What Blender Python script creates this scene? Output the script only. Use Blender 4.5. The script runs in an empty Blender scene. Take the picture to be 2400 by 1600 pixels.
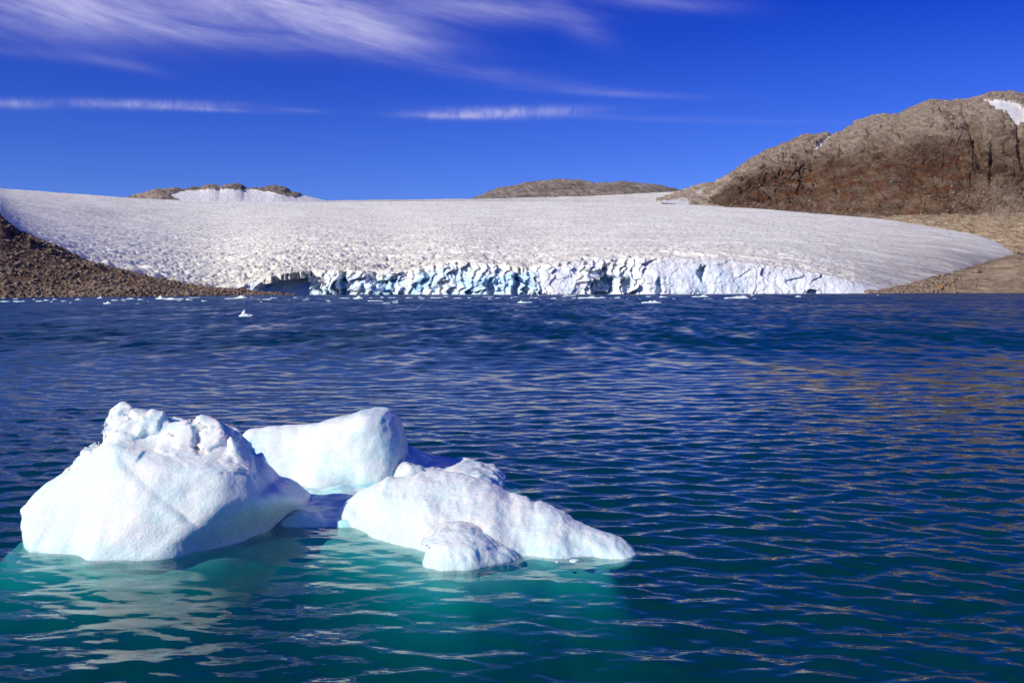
import bpy, math, random
import numpy as np

random.seed(7)
RNG = np.random.default_rng(11)
scene = bpy.context.scene
COL = scene.collection

# ---------------------------------------------------------------- camera, sky, sun, exposure
F = 2400 * 35 / 36.0      # focal length in photograph pixels
YH = 681.0                # horizon row in the photograph, at its middle column
ROLL = 1 / 400.0          # the camera was held very slightly tilted
H = 3.0                   # eye height above the lake (deck of a small boat)

cam_d = bpy.data.cameras.new("camera")
cam_d.lens = 35
cam_d.sensor_width = 36
cam_d.shift_y = -(800 - YH) / 2400
cam_d.clip_start = 0.1
cam_d.clip_end = 60000
cam = bpy.data.objects.new("camera", cam_d)
COL.objects.link(cam)
cam.location = (0, 0, H)
cam.rotation_euler = (math.pi / 2, ROLL, 0)
scene.camera = cam

SUN_AZ = math.radians(-127)     # measured from +Y towards +X
SUN_EL = math.radians(32)
SKY_STRENGTH = 0.08
TINT_LOW = (0.35, 0.56, 1.50)   # polarised, saturated rendering of the sky: pale near the horizon,
TINT_HIGH = (0.010, 0.18, 1.32)  # deep blue from about 16 degrees up to the zenith

sun_d = bpy.data.lights.new("sun", 'SUN')
sun_d.energy = 4.5
sun_d.angle = math.radians(0.5)
sun_d.color = (1.0, 0.955, 0.80)
sun = bpy.data.objects.new("sun", sun_d)
COL.objects.link(sun)
sun.rotation_euler = (math.pi / 2 - SUN_EL, 0, math.pi - SUN_AZ)

vs = scene.view_settings
vs.view_transform = 'Standard'
vs.look = 'None'
vs.gamma = 1.0
vs.exposure = 0.0
vs.use_curve_mapping = False
scene.render.engine = 'CYCLES'
cy = scene.cycles
cy.use_denoising = True
cy.max_bounces = 8
cy.diffuse_bounces = 3
cy.glossy_bounces = 3
cy.transmission_bounces = 4
cy.transparent_max_bounces = 8
cy.volume_bounces = 0
cy.caustics_reflective = False
cy.caustics_refractive = False


class NT:
    """small helper for writing node trees"""
    def __init__(self, tree):
        self.t = tree

    def n(self, kind, **kw):
        nd = self.t.nodes.new(kind)
        for k, v in kw.items():
            setattr(nd, k, v)
        return nd

    def put(self, sock, v):
        if v is None:
            return
        if isinstance(v, bpy.types.NodeSocket):
            self.t.links.new(v, sock)
        else:
            sock.default_value = v

    def m(self, op, a, b=None, c=None, clamp=False):
        nd = self.n('ShaderNodeMath', operation=op, use_clamp=clamp)
        self.put(nd.inputs[0], a)
        self.put(nd.inputs[1], b)
        self.put(nd.inputs[2], c)
        return nd.outputs[0]

    def mix(self, f, a, b, blend='MIX'):
        nd = self.n('ShaderNodeMix', data_type='RGBA', blend_type=blend)
        nd.clamp_factor = True
        self.put(nd.inputs[0], f)
        for s, v in ((nd.inputs[6], a), (nd.inputs[7], b)):
            if isinstance(v, tuple) and len(v) == 3:
                v = v + (1.0,)
            self.put(s, v)
        return nd.outputs[2]

    def ramp(self, x, lo, hi, a=0.0, b=1.0, smooth=True):
        nd = self.n('ShaderNodeMapRange', interpolation_type='SMOOTHSTEP' if smooth else 'LINEAR')
        for i, v in enumerate((x, lo, hi, a, b)):
            self.put(nd.inputs[i], v)
        return nd.outputs[0]

    def noise(self, vec, scale=1.0, detail=4.0, rough=0.55, distort=0.0, typ='FBM'):
        nd = self.n('ShaderNodeTexNoise')
        nd.noise_type = typ
        self.put(nd.inputs['Vector'], vec)
        self.put(nd.inputs['Scale'], scale)
        self.put(nd.inputs['Detail'], detail)
        self.put(nd.inputs['Roughness'], rough)
        self.put(nd.inputs['Distortion'], distort)
        return nd.outputs[0]

    def scale(self, vec, s, rot=(0, 0, 0)):
        nd = self.n('ShaderNodeMapping')
        self.put(nd.inputs['Vector'], vec)
        nd.inputs['Scale'].default_value = s
        nd.inputs['Rotation'].default_value = rot
        return nd.outputs[0]

    def xyz(self, x, y, z):
        nd = self.n('ShaderNodeCombineXYZ')
        self.put(nd.inputs[0], x)
        self.put(nd.inputs[1], y)
        self.put(nd.inputs[2], z)
        return nd.outputs[0]

    def sep(self, v):
        nd = self.n('ShaderNodeSeparateXYZ')
        self.put(nd.inputs[0], v)
        return nd.outputs[:]

    def attr(self, name):
        return self.n('ShaderNodeAttribute', attribute_name=name).outputs['Fac']

    def bump(self, h, strength, dist, normal=None):
        nd = self.n('ShaderNodeBump')
        self.put(nd.inputs['Height'], h)
        self.put(nd.inputs['Strength'], strength)
        self.put(nd.inputs['Distance'], dist)
        self.put(nd.inputs['Normal'], normal)
        return nd.outputs[0]


world = bpy.data.worlds.new("World")
scene.world = world
world.use_nodes = True
W = NT(world.node_tree)
world.node_tree.nodes.clear()
sky = W.n('ShaderNodeTexSky', sky_type='NISHITA')
sky.sun_disc = False
sky.sun_elevation = SUN_EL
sky.sun_rotation = SUN_AZ
sky.altitude = 700
sky.air_density = 1.0
sky.dust_density = 0.0
sky.ozone_density = 2.0
dirv = W.n('ShaderNodeTexCoord').outputs['Generated']
dx, dy, dz = W.sep(dirv)
tint = W.mix(W.ramp(dz, 0.07, 0.29, smooth=False), TINT_LOW, TINT_HIGH)
tinted = W.mix(1.0, sky.outputs[0], tint, 'MULTIPLY')
az = W.m('ARCTAN2', dx, dy)
el = W.m('ARCSINE', dz)


def px_angle(x, y):
    t = (x - 1200) / F
    return math.atan(t), math.atan((YH - y) / F / math.hypot(1, t))


# cirrus: (x, y, half length, half thickness, slope, strength, combed)
STREAKS = [
    (140, 30, 430, 66, 0.10, 0.62, 0), (400, 70, 330, 26, 0.16, 0.30, 0), (640, 24, 330, 60, 0.20, 0.58, 0),
    (850, 72, 220, 52, 0.18, 0.60, 0), (300, -20, 900, 60, 0.08, 0.60, 0), (1010, 25, 320, 24, 0.10, 0.22, 0),
    (1190, 22, 200, 17, 0.10, 0.30, 0), (1340, 45, 110, 34, 0.55, 0.26, 0), (1560, 4, 190, 22, 0.08, 0.28, 0),
    (285, 148, 110, 13, 0.22, 0.16, 0), (1180, 178, 180, 18, 0.10, 0.18, 0), (1340, 205, 200, 13, 0.10, 0.12, 0),
    (1430, 220, 230, 9, 0.05, 0.16, 0), (1080, 160, 180, 18, 0.16, 0.03, 0), (700, 258, 70, 7, 0.05, 0.18, 0),
    (330, 243, 210, 12, 0.02, 0.46, 1), (470, 254, 140, 6, 0.05, 0.26, 1), (20, 241, 70, 11, 0.04, 0.44, 1),
    (1190, 264, 200, 15, -0.02, 0.66, 1), (1060, 272, 120, 8, 0.02, 0.40, 1), (1600, 282, 560, 9, 0.03, 0.07, 0),
    (60, 120, 240, 14, 0.12, 0.10, 0),
]
acc = {0: None, 1: None}
for (sx, sy, L, T, sl, st, kind) in STREAKS:
    a0, e0 = px_angle(sx, sy)
    a1, e1 = px_angle(sx + 10, sy + 10 * sl)
    ux, uy = (a1 - a0), (e1 - e0)
    nrm = math.hypot(ux, uy)
    ux, uy = ux / nrm, uy / nrm
    la, th = L / F, T / F
    da = W.m('SUBTRACT', az, a0)
    de = W.m('SUBTRACT', el, e0)
    al = W.m('ADD', W.m('MULTIPLY', da, ux / la), W.m('MULTIPLY', de, uy / la))
    ac = W.m('ADD', W.m('MULTIPLY', da, -uy / th), W.m('MULTIPLY', de, ux / th))
    r2 = W.m('ADD', W.m('MULTIPLY', al, al), W.m('MULTIPLY', ac, ac))
    g = W.m('MULTIPLY', W.m('EXPONENT', W.m('MULTIPLY', r2, -1.6)), st)
    acc[kind] = g if acc[kind] is None else W.m('ADD', acc[kind], g)
ang = W.xyz(W.m('ADD', az, W.m('MULTIPLY', el, 2.0)), W.m('ADD', el, W.m('MULTIPLY', az, 0.10)), 0.0)
nA = W.noise(W.scale(ang, (7, 26, 1)), 1.0, 5, 0.6, 1.0)
nA2 = W.noise(W.scale(ang, (36, 90, 1)), 1.0, 4, 0.6, 0.6)
nB = W.noise(W.scale(W.xyz(az, el, 0.3), (75, 42, 1)), 1.0, 4, 0.6, 0.9)
fA = W.m('MULTIPLY', W.ramp(nA, 0.22, 0.72, 0.22, 1.0), W.ramp(nA2, 0.2, 0.8, 0.75, 1.15))
fB = W.ramp(nB, 0.25, 0.75, 0.35, 1.1)
# the same thin cirrus drifts over the rest of the sky
pl = W.xyz(W.m('DIVIDE', dx, W.m('MAXIMUM', dz, 0.06)), W.m('DIVIDE', dy, W.m('MAXIMUM', dz, 0.06)), 0.0)
gen = W.noise(W.scale(pl, (0.22, 0.75, 1), (0, 0, 0.3)), 1.0, 6, 0.6, 0.5)
genf = W.m('MULTIPLY', W.ramp(gen, 0.55, 0.8, 0.0, 0.4), W.ramp(dz, 0.30, 0.5))
alpha = W.m('ADD', W.m('ADD', W.m('MULTIPLY', acc[0], fA), W.m('MULTIPLY', acc[1], fB)), genf, clamp=True)
cc = tuple(v / SKY_STRENGTH for v in (0.52, 0.52, 0.84)) + (1,)
skyc = W.mix(alpha, tinted, cc)
bg = W.n('ShaderNodeBackground')
W.put(bg.inputs[0], skyc)
bg.inputs[1].default_value = SKY_STRENGTH
wo = W.n('ShaderNodeOutputWorld')
W.t.links.new(bg.outputs[0], wo.inputs[0])

# ---------------------------------------------------------------- numeric helpers
PERM = RNG.permutation(256).astype(np.int32)
PERM = np.concatenate([PERM, PERM, PERM])
GRAD = RNG.normal(size=(256, 3))
GRAD = (GRAD / np.linalg.norm(GRAD, axis=1, keepdims=True)).astype(np.float32)


def pn(x, y, z):
    """gradient noise, about -1..1"""
    x = np.asarray(x, np.float32)
    y = np.asarray(y, np.float32)
    z = np.asarray(z, np.float32)
    x, y, z = np.broadcast_arrays(x, y, z)
    xi, yi, zi = np.floor(x).astype(np.int32), np.floor(y).astype(np.int32), np.floor(z).astype(np.int32)
    fx, fy, fz = x - xi, y - yi, z - zi
    xi, yi, zi = xi & 255, yi & 255, zi & 255
    u = fx * fx * fx * (fx * (fx * 6 - 15) + 10)
    v = fy * fy * fy * (fy * (fy * 6 - 15) + 10)
    w = fz * fz * fz * (fz * (fz * 6 - 15) + 10)
    out = 0
    for i in (0, 1):
        wx = u if i else 1 - u
        for j in (0, 1):
            wy = v if j else 1 - v
            hxy = PERM[PERM[xi + i] + yi + j]
            for k in (0, 1):
                wz = w if k else 1 - w
                g = GRAD[PERM[hxy + zi + k]]
                d = g[..., 0] * (fx - i) + g[..., 1] * (fy - j) + g[..., 2] * (fz - k)
                out = out + d * wx * wy * wz
    return out * 1.6


def fbm(x, y, z, oct=4, gain=0.5, lac=2.03, ridged=False):
    s, a, t = 0, 1.0, 0.0
    for o in range(oct):
        n = pn(x + 17.3 * o, y - 9.1 * o, z + 4.7 * o)
        if ridged:
            n = 1 - 2 * np.abs(n)
        s = s + a * n
        t += a
        a *= gain
        x, y, z = x * lac, y * lac, z * lac
    return s / t


def sstep(x, lo, hi):
    t = np.clip((x - lo) / (hi - lo), 0, 1)
    return t * t * (3 - 2 * t)


def curve(pts, x, smooth=0):
    pts = sorted(pts)
    v = np.interp(x, [p[0] for p in pts], [p[1] for p in pts])
    if smooth:
        k = np.hanning(2 * smooth + 3)
        k /= k.sum()
        v = np.convolve(np.pad(v, smooth + 1, mode='edge'), k, mode='valid')
    return v


def yh(x):
    return YH - (x - 1200) * ROLL


def to_world(x, y, d):
    return (x - 1200) / F * d, d, H + (yh(x) - y) / F * d


def poly_sd(P, x, z):
    """signed distance to a polygon in the x-z plane"""
    P = np.array(P)
    d = np.full(x.shape, 1e9)
    inside = np.zeros(x.shape, bool)
    n = len(P)
    for i in range(n):
        a, b = P[i], P[(i + 1) % n]
        ex, ez = b - a
        wx_, wz = x - a[0], z - a[1]
        t = np.clip((wx_ * ex + wz * ez) / (ex * ex + ez * ez + 1e-12), 0, 1)
        d = np.minimum(d, (wx_ - ex * t) ** 2 + (wz - ez * t) ** 2)
        c = ((a[1] > z) != (b[1] > z)) & (x < (b[0] - a[0]) * (z - a[1]) / (b[1] - a[1] + 1e-12) + a[0])
        inside ^= c
    d = np.sqrt(d)
    return np.where(inside, -d, d)


def grid_faces(nu, nv, flip=False):
    """rows nv, columns nu; vertex index = row*nu + col"""
    i = np.arange(nv - 1)[:, None] * nu + np.arange(nu - 1)[None, :]
    q = np.stack([i, i + 1, i + nu + 1, i + nu], -1).reshape(-1, 4)
    return q[:, ::-1] if flip else q


def mesh_obj(name, V, Q, mat, parent=None, smooth=True, attrs=None, kind=None):
    V = np.ascontiguousarray(V, np.float32)
    Q = np.ascontiguousarray(Q, np.int32)
    me = bpy.data.meshes.new(name)
    n = Q.shape[1]
    me.vertices.add(len(V))
    me.vertices.foreach_set('co', V.ravel())
    me.loops.add(Q.size)
    me.loops.foreach_set('vertex_index', Q.ravel())
    me.polygons.add(len(Q))
    me.polygons.foreach_set('loop_start', np.arange(0, Q.size, n, dtype=np.int32))
    me.polygons.foreach_set('use_smooth', np.full(len(Q), smooth))
    for k, a in (attrs or {}).items():
        at = me.attributes.new(k, 'FLOAT', 'POINT')
        at.data.foreach_set('value', np.ascontiguousarray(a, np.float32).ravel())
    me.update(calc_edges=True)
    me.validate()
    if mat is not None:
        me.materials.append(mat)
    o = bpy.data.objects.new(name, me)
    COL.objects.link(o)
    if parent is not None:
        o.parent = parent
    if kind:
        o["kind"] = kind
    return o


def empty(name, loc=(0, 0, 0)):
    o = bpy.data.objects.new(name, None)
    o.empty_display_size = 0.2
    COL.objects.link(o)
    o.location = loc
    return o


def tag(o, label, cat=None, group=None):
    o["label"] = label
    if cat:
        o["category"] = cat
    if group:
        o["group"] = group
    return o


def vnormals(V, Q):
    a, b, c, d = (V[Q[:, k]] for k in range(4))
    fn = np.cross(c - a, d - b)
    N = np.zeros_like(V)
    for k in range(4):
        np.add.at(N, Q[:, k], fn)
    return N / np.maximum(np.linalg.norm(N, axis=1, keepdims=True), 1e-9)


def material(name):
    m = bpy.data.materials.new(name)
    m.use_nodes = True
    m.node_tree.nodes.clear()
    t = NT(m.node_tree)
    out = t.n('ShaderNodeOutputMaterial')
    return m, t, out


def principled(t, out, color, rough=0.8, normal=None, spec=0.3, **kw):
    p = t.n('ShaderNodeBsdfPrincipled')
    if isinstance(color, tuple) and len(color) == 3:
        color = color + (1,)
    t.put(p.inputs['Base Color'], color)
    t.put(p.inputs['Roughness'], rough)
    t.put(p.inputs['Specular IOR Level'], spec)
    t.put(p.inputs['Normal'], normal)
    for k, v in kw.items():
        t.put(p.inputs[k], v)
    t.t.links.new(p.outputs[0], out.inputs[0])
    return p


# ---------------------------------------------------------------- materials
def mat_water():
    m, t, out = material("lake_water")
    geo = t.n('ShaderNodeNewGeometry')
    pos = geo.outputs['Position']
    far = t.attr('far')
    n1 = t.noise(t.scale(pos, (2.6, 5.0, 1), (0, 0, 0.1)), 1.0, 3, 0.5, 0.3)
    b1 = t.bump(n1, 0.30, 0.03)
    # ripples too small for the mesh far out: a random slope taken from a noise field

    def slopes(sc, amt, normal):
        nz = t.n('ShaderNodeTexNoise')
        t.put(nz.inputs['Vector'], t.scale(pos, sc, (0, 0, 0.08)))
        nz.inputs['Scale'].default_value = 1.0
        nz.inputs['Detail'].default_value = 2.5
        sub = t.n('ShaderNodeVectorMath', operation='SUBTRACT')
        t.put(sub.inputs[0], nz.outputs['Color'])
        sub.inputs[1].default_value = (0.5, 0.5, 0.5)
        mul = t.n('ShaderNodeVectorMath', operation='MULTIPLY')
        t.put(mul.inputs[0], sub.outputs[0])
        t.put(mul.inputs[1], t.xyz(t.m('MULTIPLY', far, amt * 0.7), t.m('MULTIPLY', far, amt), 0.0))
        add = t.n('ShaderNodeVectorMath', operation='ADD')
        t.put(add.inputs[0], normal)
        t.put(add.inputs[1], mul.outputs[0])
        nm = t.n('ShaderNodeVectorMath', operation='NORMALIZE')
        t.put(nm.inputs[0], add.outputs[0])
        return nm.outputs[0]
    # a tilt added to the far normals towards the eye, so they mirror higher sky
    tilt = t.n('ShaderNodeVectorMath', operation='ADD')
    t.put(tilt.inputs[0], b1)
    t.put(tilt.inputs[1], t.xyz(0.0, t.m('MULTIPLY', far, -0.10), 0.0))
    b2 = slopes((0.9, 0.35, 1), 0.42, tilt.outputs[0])
    b2 = slopes((0.20, 0.05, 1), 0.30, b2)
    gl = t.n('ShaderNodeBsdfGlossy')
    # gusts: streaks of rougher and smoother water
    g1 = t.noise(t.scale(pos, (0.22, 0.028, 1), (0, 0, 0.05)), 1.0, 3, 0.6, 0.3)
    g2 = t.noise(t.scale(pos, (0.9, 0.11, 1), (0, 0, -0.05)), 1.0, 3, 0.6, 0.3)
    gu = t.ramp(t.m('ADD', t.m('MULTIPLY', g1, 0.5), t.m('MULTIPLY', g2, 0.5)), 0.38, 0.62)
    t.put(gl.inputs['Roughness'], t.m('ADD', t.m('MULTIPLY', far, t.ramp(gu, 0.0, 1.0, 0.10, 0.18, smooth=False)), 0.02))
    t.put(gl.inputs['Normal'], b2)
    df = t.n('ShaderNodeBsdfDiffuse')
    df.inputs[0].default_value = (0.001, 0.095, 0.115, 1)
    tr = t.n('ShaderNodeBsdfTransparent')
    body = t.n('ShaderNodeMixShader')
    body.inputs[0].default_value = 0.38
    t.put(body.inputs[1], tr.outputs[0])
    t.put(body.inputs[2], df.outputs[0])
    # reflectance of the surface (Schlick), the same from above and below because the body does not bend rays
    dt_ = t.n('ShaderNodeVectorMath', operation='DOT_PRODUCT')
    t.put(dt_.inputs[0], b2)
    t.put(dt_.inputs[1], geo.outputs['Incoming'])
    cs = t.m('ADD', t.m('ABSOLUTE', dt_.outputs['Value']), t.m('MULTIPLY', far, t.ramp(gu, 0.0, 1.0, 0.02, 0.12, smooth=False)))
    fr = t.m('ADD', t.m('MULTIPLY', t.m('POWER', t.m('SUBTRACT', 1.0, cs, clamp=True), 5.0), 0.972), 0.028, clamp=True)
    mx = t.n('ShaderNodeMixShader')
    t.put(mx.inputs[0], fr)
    t.put(mx.inputs[1], body.outputs[0])
    t.put(mx.inputs[2], gl.outputs[0])
    t.t.links.new(mx.outputs[0], out.inputs[0])
    va = t.n('ShaderNodeVolumeAbsorption')
    va.inputs['Color'].default_value = (0.0, 0.79, 0.77, 1)
    va.inputs['Density'].default_value = 3.4
    t.t.links.new(va.outputs[0], out.inputs['Volume'])
    return m


def mat_simple(name, color, rough=0.9):
    m, t, out = material(name)
    principled(t, out, color, rough)
    return m


def mat_ice(name="berg_ice", clear=0.45, rough=0.38, sss=0.7):
    m, t, out = material(name)
    pos = t.n('ShaderNodeNewGeometry').outputs['Position']
    big = t.noise(pos, 1.1, 3, 0.5, 0.3)
    mid = t.noise(pos, 9.0, 4, 0.6)
    gr = t.n('ShaderNodeTexVoronoi', feature='F1')
    t.put(gr.inputs['Vector'], pos)
    gr.inputs['Scale'].default_value = 30
    fine = t.noise(pos, 42, 4, 0.7)
    z = t.sep(pos)[2]
    wet = t.m('MULTIPLY', t.ramp(t.m('ADD', z, t.m('MULTIPLY', t.m('SUBTRACT', mid, 0.5), 0.35)), 0.30, -0.02), 0.75)
    vein = t.noise(t.scale(pos, (2.0, 2.0, 6.0), (0.5, 0.35, 0)), 1.0, 4, 0.6, 0.8)
    cl = t.m('MAXIMUM', t.m('MULTIPLY', t.ramp(t.m('ADD', t.m('MULTIPLY', big, 0.6), t.m('MULTIPLY', vein, 0.4)), 0.42, 0.60), clear), wet)
    col = t.mix(cl, (0.85, 0.885, 0.865), (0.60, 0.84, 0.86))
    b = t.bump(fine, 0.55, 0.018)
    b = t.bump(gr.outputs['Distance'], 0.28, 0.014, b)
    b = t.bump(mid, 0.25, 0.03, b)
    rg = t.m('SUBTRACT', t.ramp(t.noise(pos, 34, 2, 0.5), 0.38, 0.62, rough - 0.18, rough + 0.22), t.m('MULTIPLY', cl, 0.12))
    principled(t, out, col, rg, b, 0.5, **{'Subsurface Weight': sss, 'Subsurface Radius': (0.22, 0.75, 1.0),
                                           'Subsurface Scale': 0.12, 'IOR': 1.31})
    return m


def mat_clear_ice():
    m, t, out = material("wet_blue_ice")
    pos = t.n('ShaderNodeNewGeometry').outputs['Position']
    n = t.noise(pos, 3.5, 5, 0.6, 0.5)
    col = t.mix(t.ramp(n, 0.35, 0.7), (0.42, 0.82, 0.82), (0.78, 0.95, 0.92))
    b = t.bump(t.noise(pos, 14, 4, 0.6), 0.6, 0.03)
    principled(t, out, col, 0.35, b, 0.25, **{'Subsurface Weight': 0.3, 'Subsurface Radius': (0.1, 0.5, 0.8),
                                             'Subsurface Scale': 0.1, 'IOR': 1.31})
    return m


def mat_foot():
    m, t, out = material("submerged_ice")
    pos = t.n('ShaderNodeNewGeometry').outputs['Position']
    n = t.noise(pos, 1.6, 4, 0.55, 0.3)
    col = t.mix(t.ramp(n, 0.3, 0.7), (0.72, 0.90, 0.88), (0.86, 0.95, 0.93))
    principled(t, out, col, 0.8)
    return m


def mat_glacier():
    m, t, out = material("glacier_snow_ice")
    pos = t.n('ShaderNodeNewGeometry').outputs['Position']
    dirt = t.attr('dirt')
    n1 = t.noise(t.scale(pos, (0.012, 0.030, 0.05)), 1.0, 6, 0.62, 0.4)
    n2 = t.noise(t.scale(pos, (0.22, 0.050, 0.25)), 1.0, 4, 0.65)
    n3 = t.noise(t.scale(pos, (0.006, 0.05, 0.05), (0, 0, -0.25)), 1.0, 5, 0.65, 0.3)
    col = t.mix(t.ramp(n1, 0.35, 0.7), (0.94, 0.92, 0.82), (0.78, 0.74, 0.65))
    col = t.mix(t.m('MULTIPLY', t.ramp(n2, 0.53, 0.62), 0.60), col, (0.38, 0.34, 0.31))
    fl = t.noise(t.scale(pos, (0.030, 0.0035, 0.01), (0, 0, 0.12)), 1.0, 5, 0.6, 0.5)
    col = t.mix(t.m('MULTIPLY', t.ramp(fl, 0.50, 0.70), 0.22), col, (0.50, 0.46, 0.42))
    dm = t.m('MULTIPLY', dirt, t.ramp(n3, 0.36, 0.60, 0.30, 1.0))
    col = t.mix(dm, col, (0.27, 0.235, 0.225))
    b = t.bump(n2, 0.5, 1.2)
    principled(t, out, col, 0.75, b, 0.25)
    return m


def mat_front():
    m, t, out = material("calving_ice")
    pos = t.n('ShaderNodeNewGeometry').outputs['Position']
    blue = t.attr('blue')
    dirt = t.attr('dirt')
    n1 = t.noise(t.scale(pos, (0.08, 0.08, 0.05)), 1.0, 5, 0.6, 0.6)
    n2 = t.noise(t.scale(pos, (0.25, 0.25, 0.45)), 1.0, 5, 0.65, 0.5)
    n3 = t.noise(t.scale(pos, (0.30, 0.30, 0.06)), 1.0, 4, 0.6)
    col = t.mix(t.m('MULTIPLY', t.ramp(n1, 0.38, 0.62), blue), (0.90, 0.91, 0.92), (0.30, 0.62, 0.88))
    dm = t.m('MULTIPLY', dirt, t.m('MAXIMUM', t.ramp(n2, 0.42, 0.68), t.m('MULTIPLY', t.ramp(n3, 0.5, 0.7), 0.8)))
    col = t.mix(dm, col, (0.42, 0.37, 0.35))
    b = t.bump(n2, 0.6, 1.0)
    principled(t, out, col, 0.6, b, 0.3)
    return m


def mat_rock(name, dark, light, rust=None, pale=None, sc=1.0, bump=1.0, snow=False, band=None):
    m, t, out = material(name)
    pos = t.n('ShaderNodeNewGeometry').outputs['Position']
    p = t.scale(pos, (sc, sc, sc))
    a = t.noise(t.scale(p, (0.010, 0.010, 0.018)), 1.0, 7, 0.65, 0.5)
    b_ = t.noise(t.scale(p, (0.05, 0.05, 0.11), (0.25, 0.2, 0.4)), 1.0, 7, 0.7, 0.6)
    c = t.noise(t.scale(p, (0.30, 0.30, 0.5)), 1.0, 5, 0.65)
    k = t.m('ADD', t.m('MULTIPLY', a, 0.5), t.m('MULTIPLY', b_, 0.5))
    col = t.mix(t.ramp(k, 0.36, 0.62), dark, light)
    col = t.mix(t.m('MULTIPLY', t.ramp(c, 0.48, 0.68), 0.6), col, tuple(v * 0.45 for v in dark))
    if pale is not None:
        col = t.mix(t.m('MULTIPLY', t.attr('pale'), t.ramp(b_, 0.30, 0.62, 0.2, 1.0)), col, pale)
    if band is not None:
        col = t.mix(t.m('MULTIPLY', t.attr('dark'), t.ramp(a, 0.32, 0.62, 1.0, 0.0)), col, t.mix(t.ramp(b_, 0.4, 0.65), band, tuple(v * 2.6 for v in band)))
    if rust is not None:
        r = t.noise(t.scale(p, (0.022, 0.022, 0.05), (0, 0.35, 0)), 1.0, 7, 0.72, 0.6)
        col = t.mix(t.m('MULTIPLY', t.attr('rust'), t.ramp(r, 0.43, 0.66)), col, rust)
    if snow:
        col = t.mix(t.ramp(t.m('ADD', t.attr('snow'), t.m('MULTIPLY', t.m('SUBTRACT', b_, 0.5), 0.8)), 0.36, 0.56), col, (0.82, 0.80, 0.80))
    bb = t.bump(b_, 1.0, 8.0 * bump / sc)
    bb = t.bump(c, 1.0, 2.0 * bump / sc, bb)
    principled(t, out, col, 0.92, bb, 0.15)
    return m


M_WATER = mat_water()
M_BED = mat_simple("lake_silt", (0.004, 0.05, 0.06))
M_ICE = mat_ice()
M_ICE_SOFT = mat_ice("berg_ice_smooth", 0.75, 0.30)
M_CLEAR = mat_clear_ice()
M_FOOT = mat_foot()
M_GLACIER = mat_glacier()
M_FRONT = mat_front()
M_MOUNT = mat_rock("mountain_rock", (0.070, 0.043, 0.030), (0.24, 0.17, 0.122), (0.13, 0.042, 0.014), (0.38, 0.305, 0.24), snow=True, band=(0.045, 0.028, 0.022))
M_HILL = mat_rock("far_rock", (0.12, 0.095, 0.08), (0.38, 0.32, 0.27), None, (0.50, 0.39, 0.29), 1.0, 1.0, snow=True)
M_MORAINE = mat_rock("moraine_gravel", (0.10, 0.058, 0.035), (0.27, 0.175, 0.112), None, (0.42, 0.30, 0.20), 4.0)
M_SLAB = mat_rock("tan_bedrock", (0.22, 0.15, 0.09), (0.60, 0.45, 0.29), None, (0.22, 0.17, 0.12), 3.0)
M_STONE = mat_rock("loose_stone", (0.15, 0.098, 0.066), (0.40, 0.30, 0.22), None, None, 8.0)

# ---------------------------------------------------------------- ground sheet and lake
gx = np.array([-30000, 30000], np.float32)
gV = np.array([[-40000, -8000, -9], [40000, -8000, -9], [40000, 45000, -9], [-40000, 45000, -9]], np.float32)
o = mesh_obj("ground", gV, np.array([[0, 1, 2, 3]]), M_BED, kind="structure", smooth=False)

nrow = 720
ypx = np.linspace(1900, 683.0, nrow)
wy = H * F / (ypx - YH)
tt = np.concatenate([[-2.2, -1.5, -1.05], np.linspace(-0.80, 0.80, 661), [1.05, 1.5, 2.2]])
Y = np.repeat(wy[:, None], len(tt), 1)
X = tt[None, :] * Y
dr = np.gradient(wy)[:, None] * np.ones_like(X)
dxs = 0.0024 * Y
wr = np.random.default_rng(5)
eta = np.zeros_like(X)
NW = 120
gust = 0.85 + 0.45 * fbm(X * 0.05, Y * 0.03, 1.3, 3)
# the iceberg shelters the water in front of it
gust *= 1 - 0.55 * np.exp(-((X + 2.6) / 3.4) ** 4 - ((Y - 10.2) / 2.6) ** 4)
lam = np.exp(wr.uniform(math.log(0.13), math.log(1.7), NW))
for i in range(NW):
    th = wr.normal(0.10, 0.48)
    kk = 2 * math.pi / lam[i]
    kx, ky = kk * math.sin(th), kk * math.cos(th)
    sl = 0.20 * math.sqrt(2 / NW) * (0.5 if lam[i] > 1.0 else 1.25 if lam[i] > 0.30 else 0.85)
    spacing = np.sqrt((dr * math.cos(th)) ** 2 + (dxs * math.sin(th)) ** 2)
    att = np.exp(-(2.2 * spacing / lam[i]) ** 2)
    ph = kx * X + ky * Y + wr.uniform(0, 6.283)
    eta += att * sl / kk * (np.sin(ph) + 0.18 * np.cos(2 * ph))
eta *= gust
# farther out only the wave crests themselves show, one behind the other
row = np.arange(nrow)[:, None] * np.ones_like(X)
chop = pn(X / (0.8 + 0.005 * Y), row * 0.42, 3.3) + 0.6 * pn(X / (2.6 + 0.012 * Y), row * 0.2, 8.8)
eta += np.clip(0.18 * dr, 0, 0.15) * sstep(dr, 0.05, 0.25) * chop * gust
far = sstep(dr, 0.06, 0.9)
Vw = np.stack([X, Y, eta], -1).reshape(-1, 3)
Qw = grid_faces(len(tt), nrow)
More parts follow.
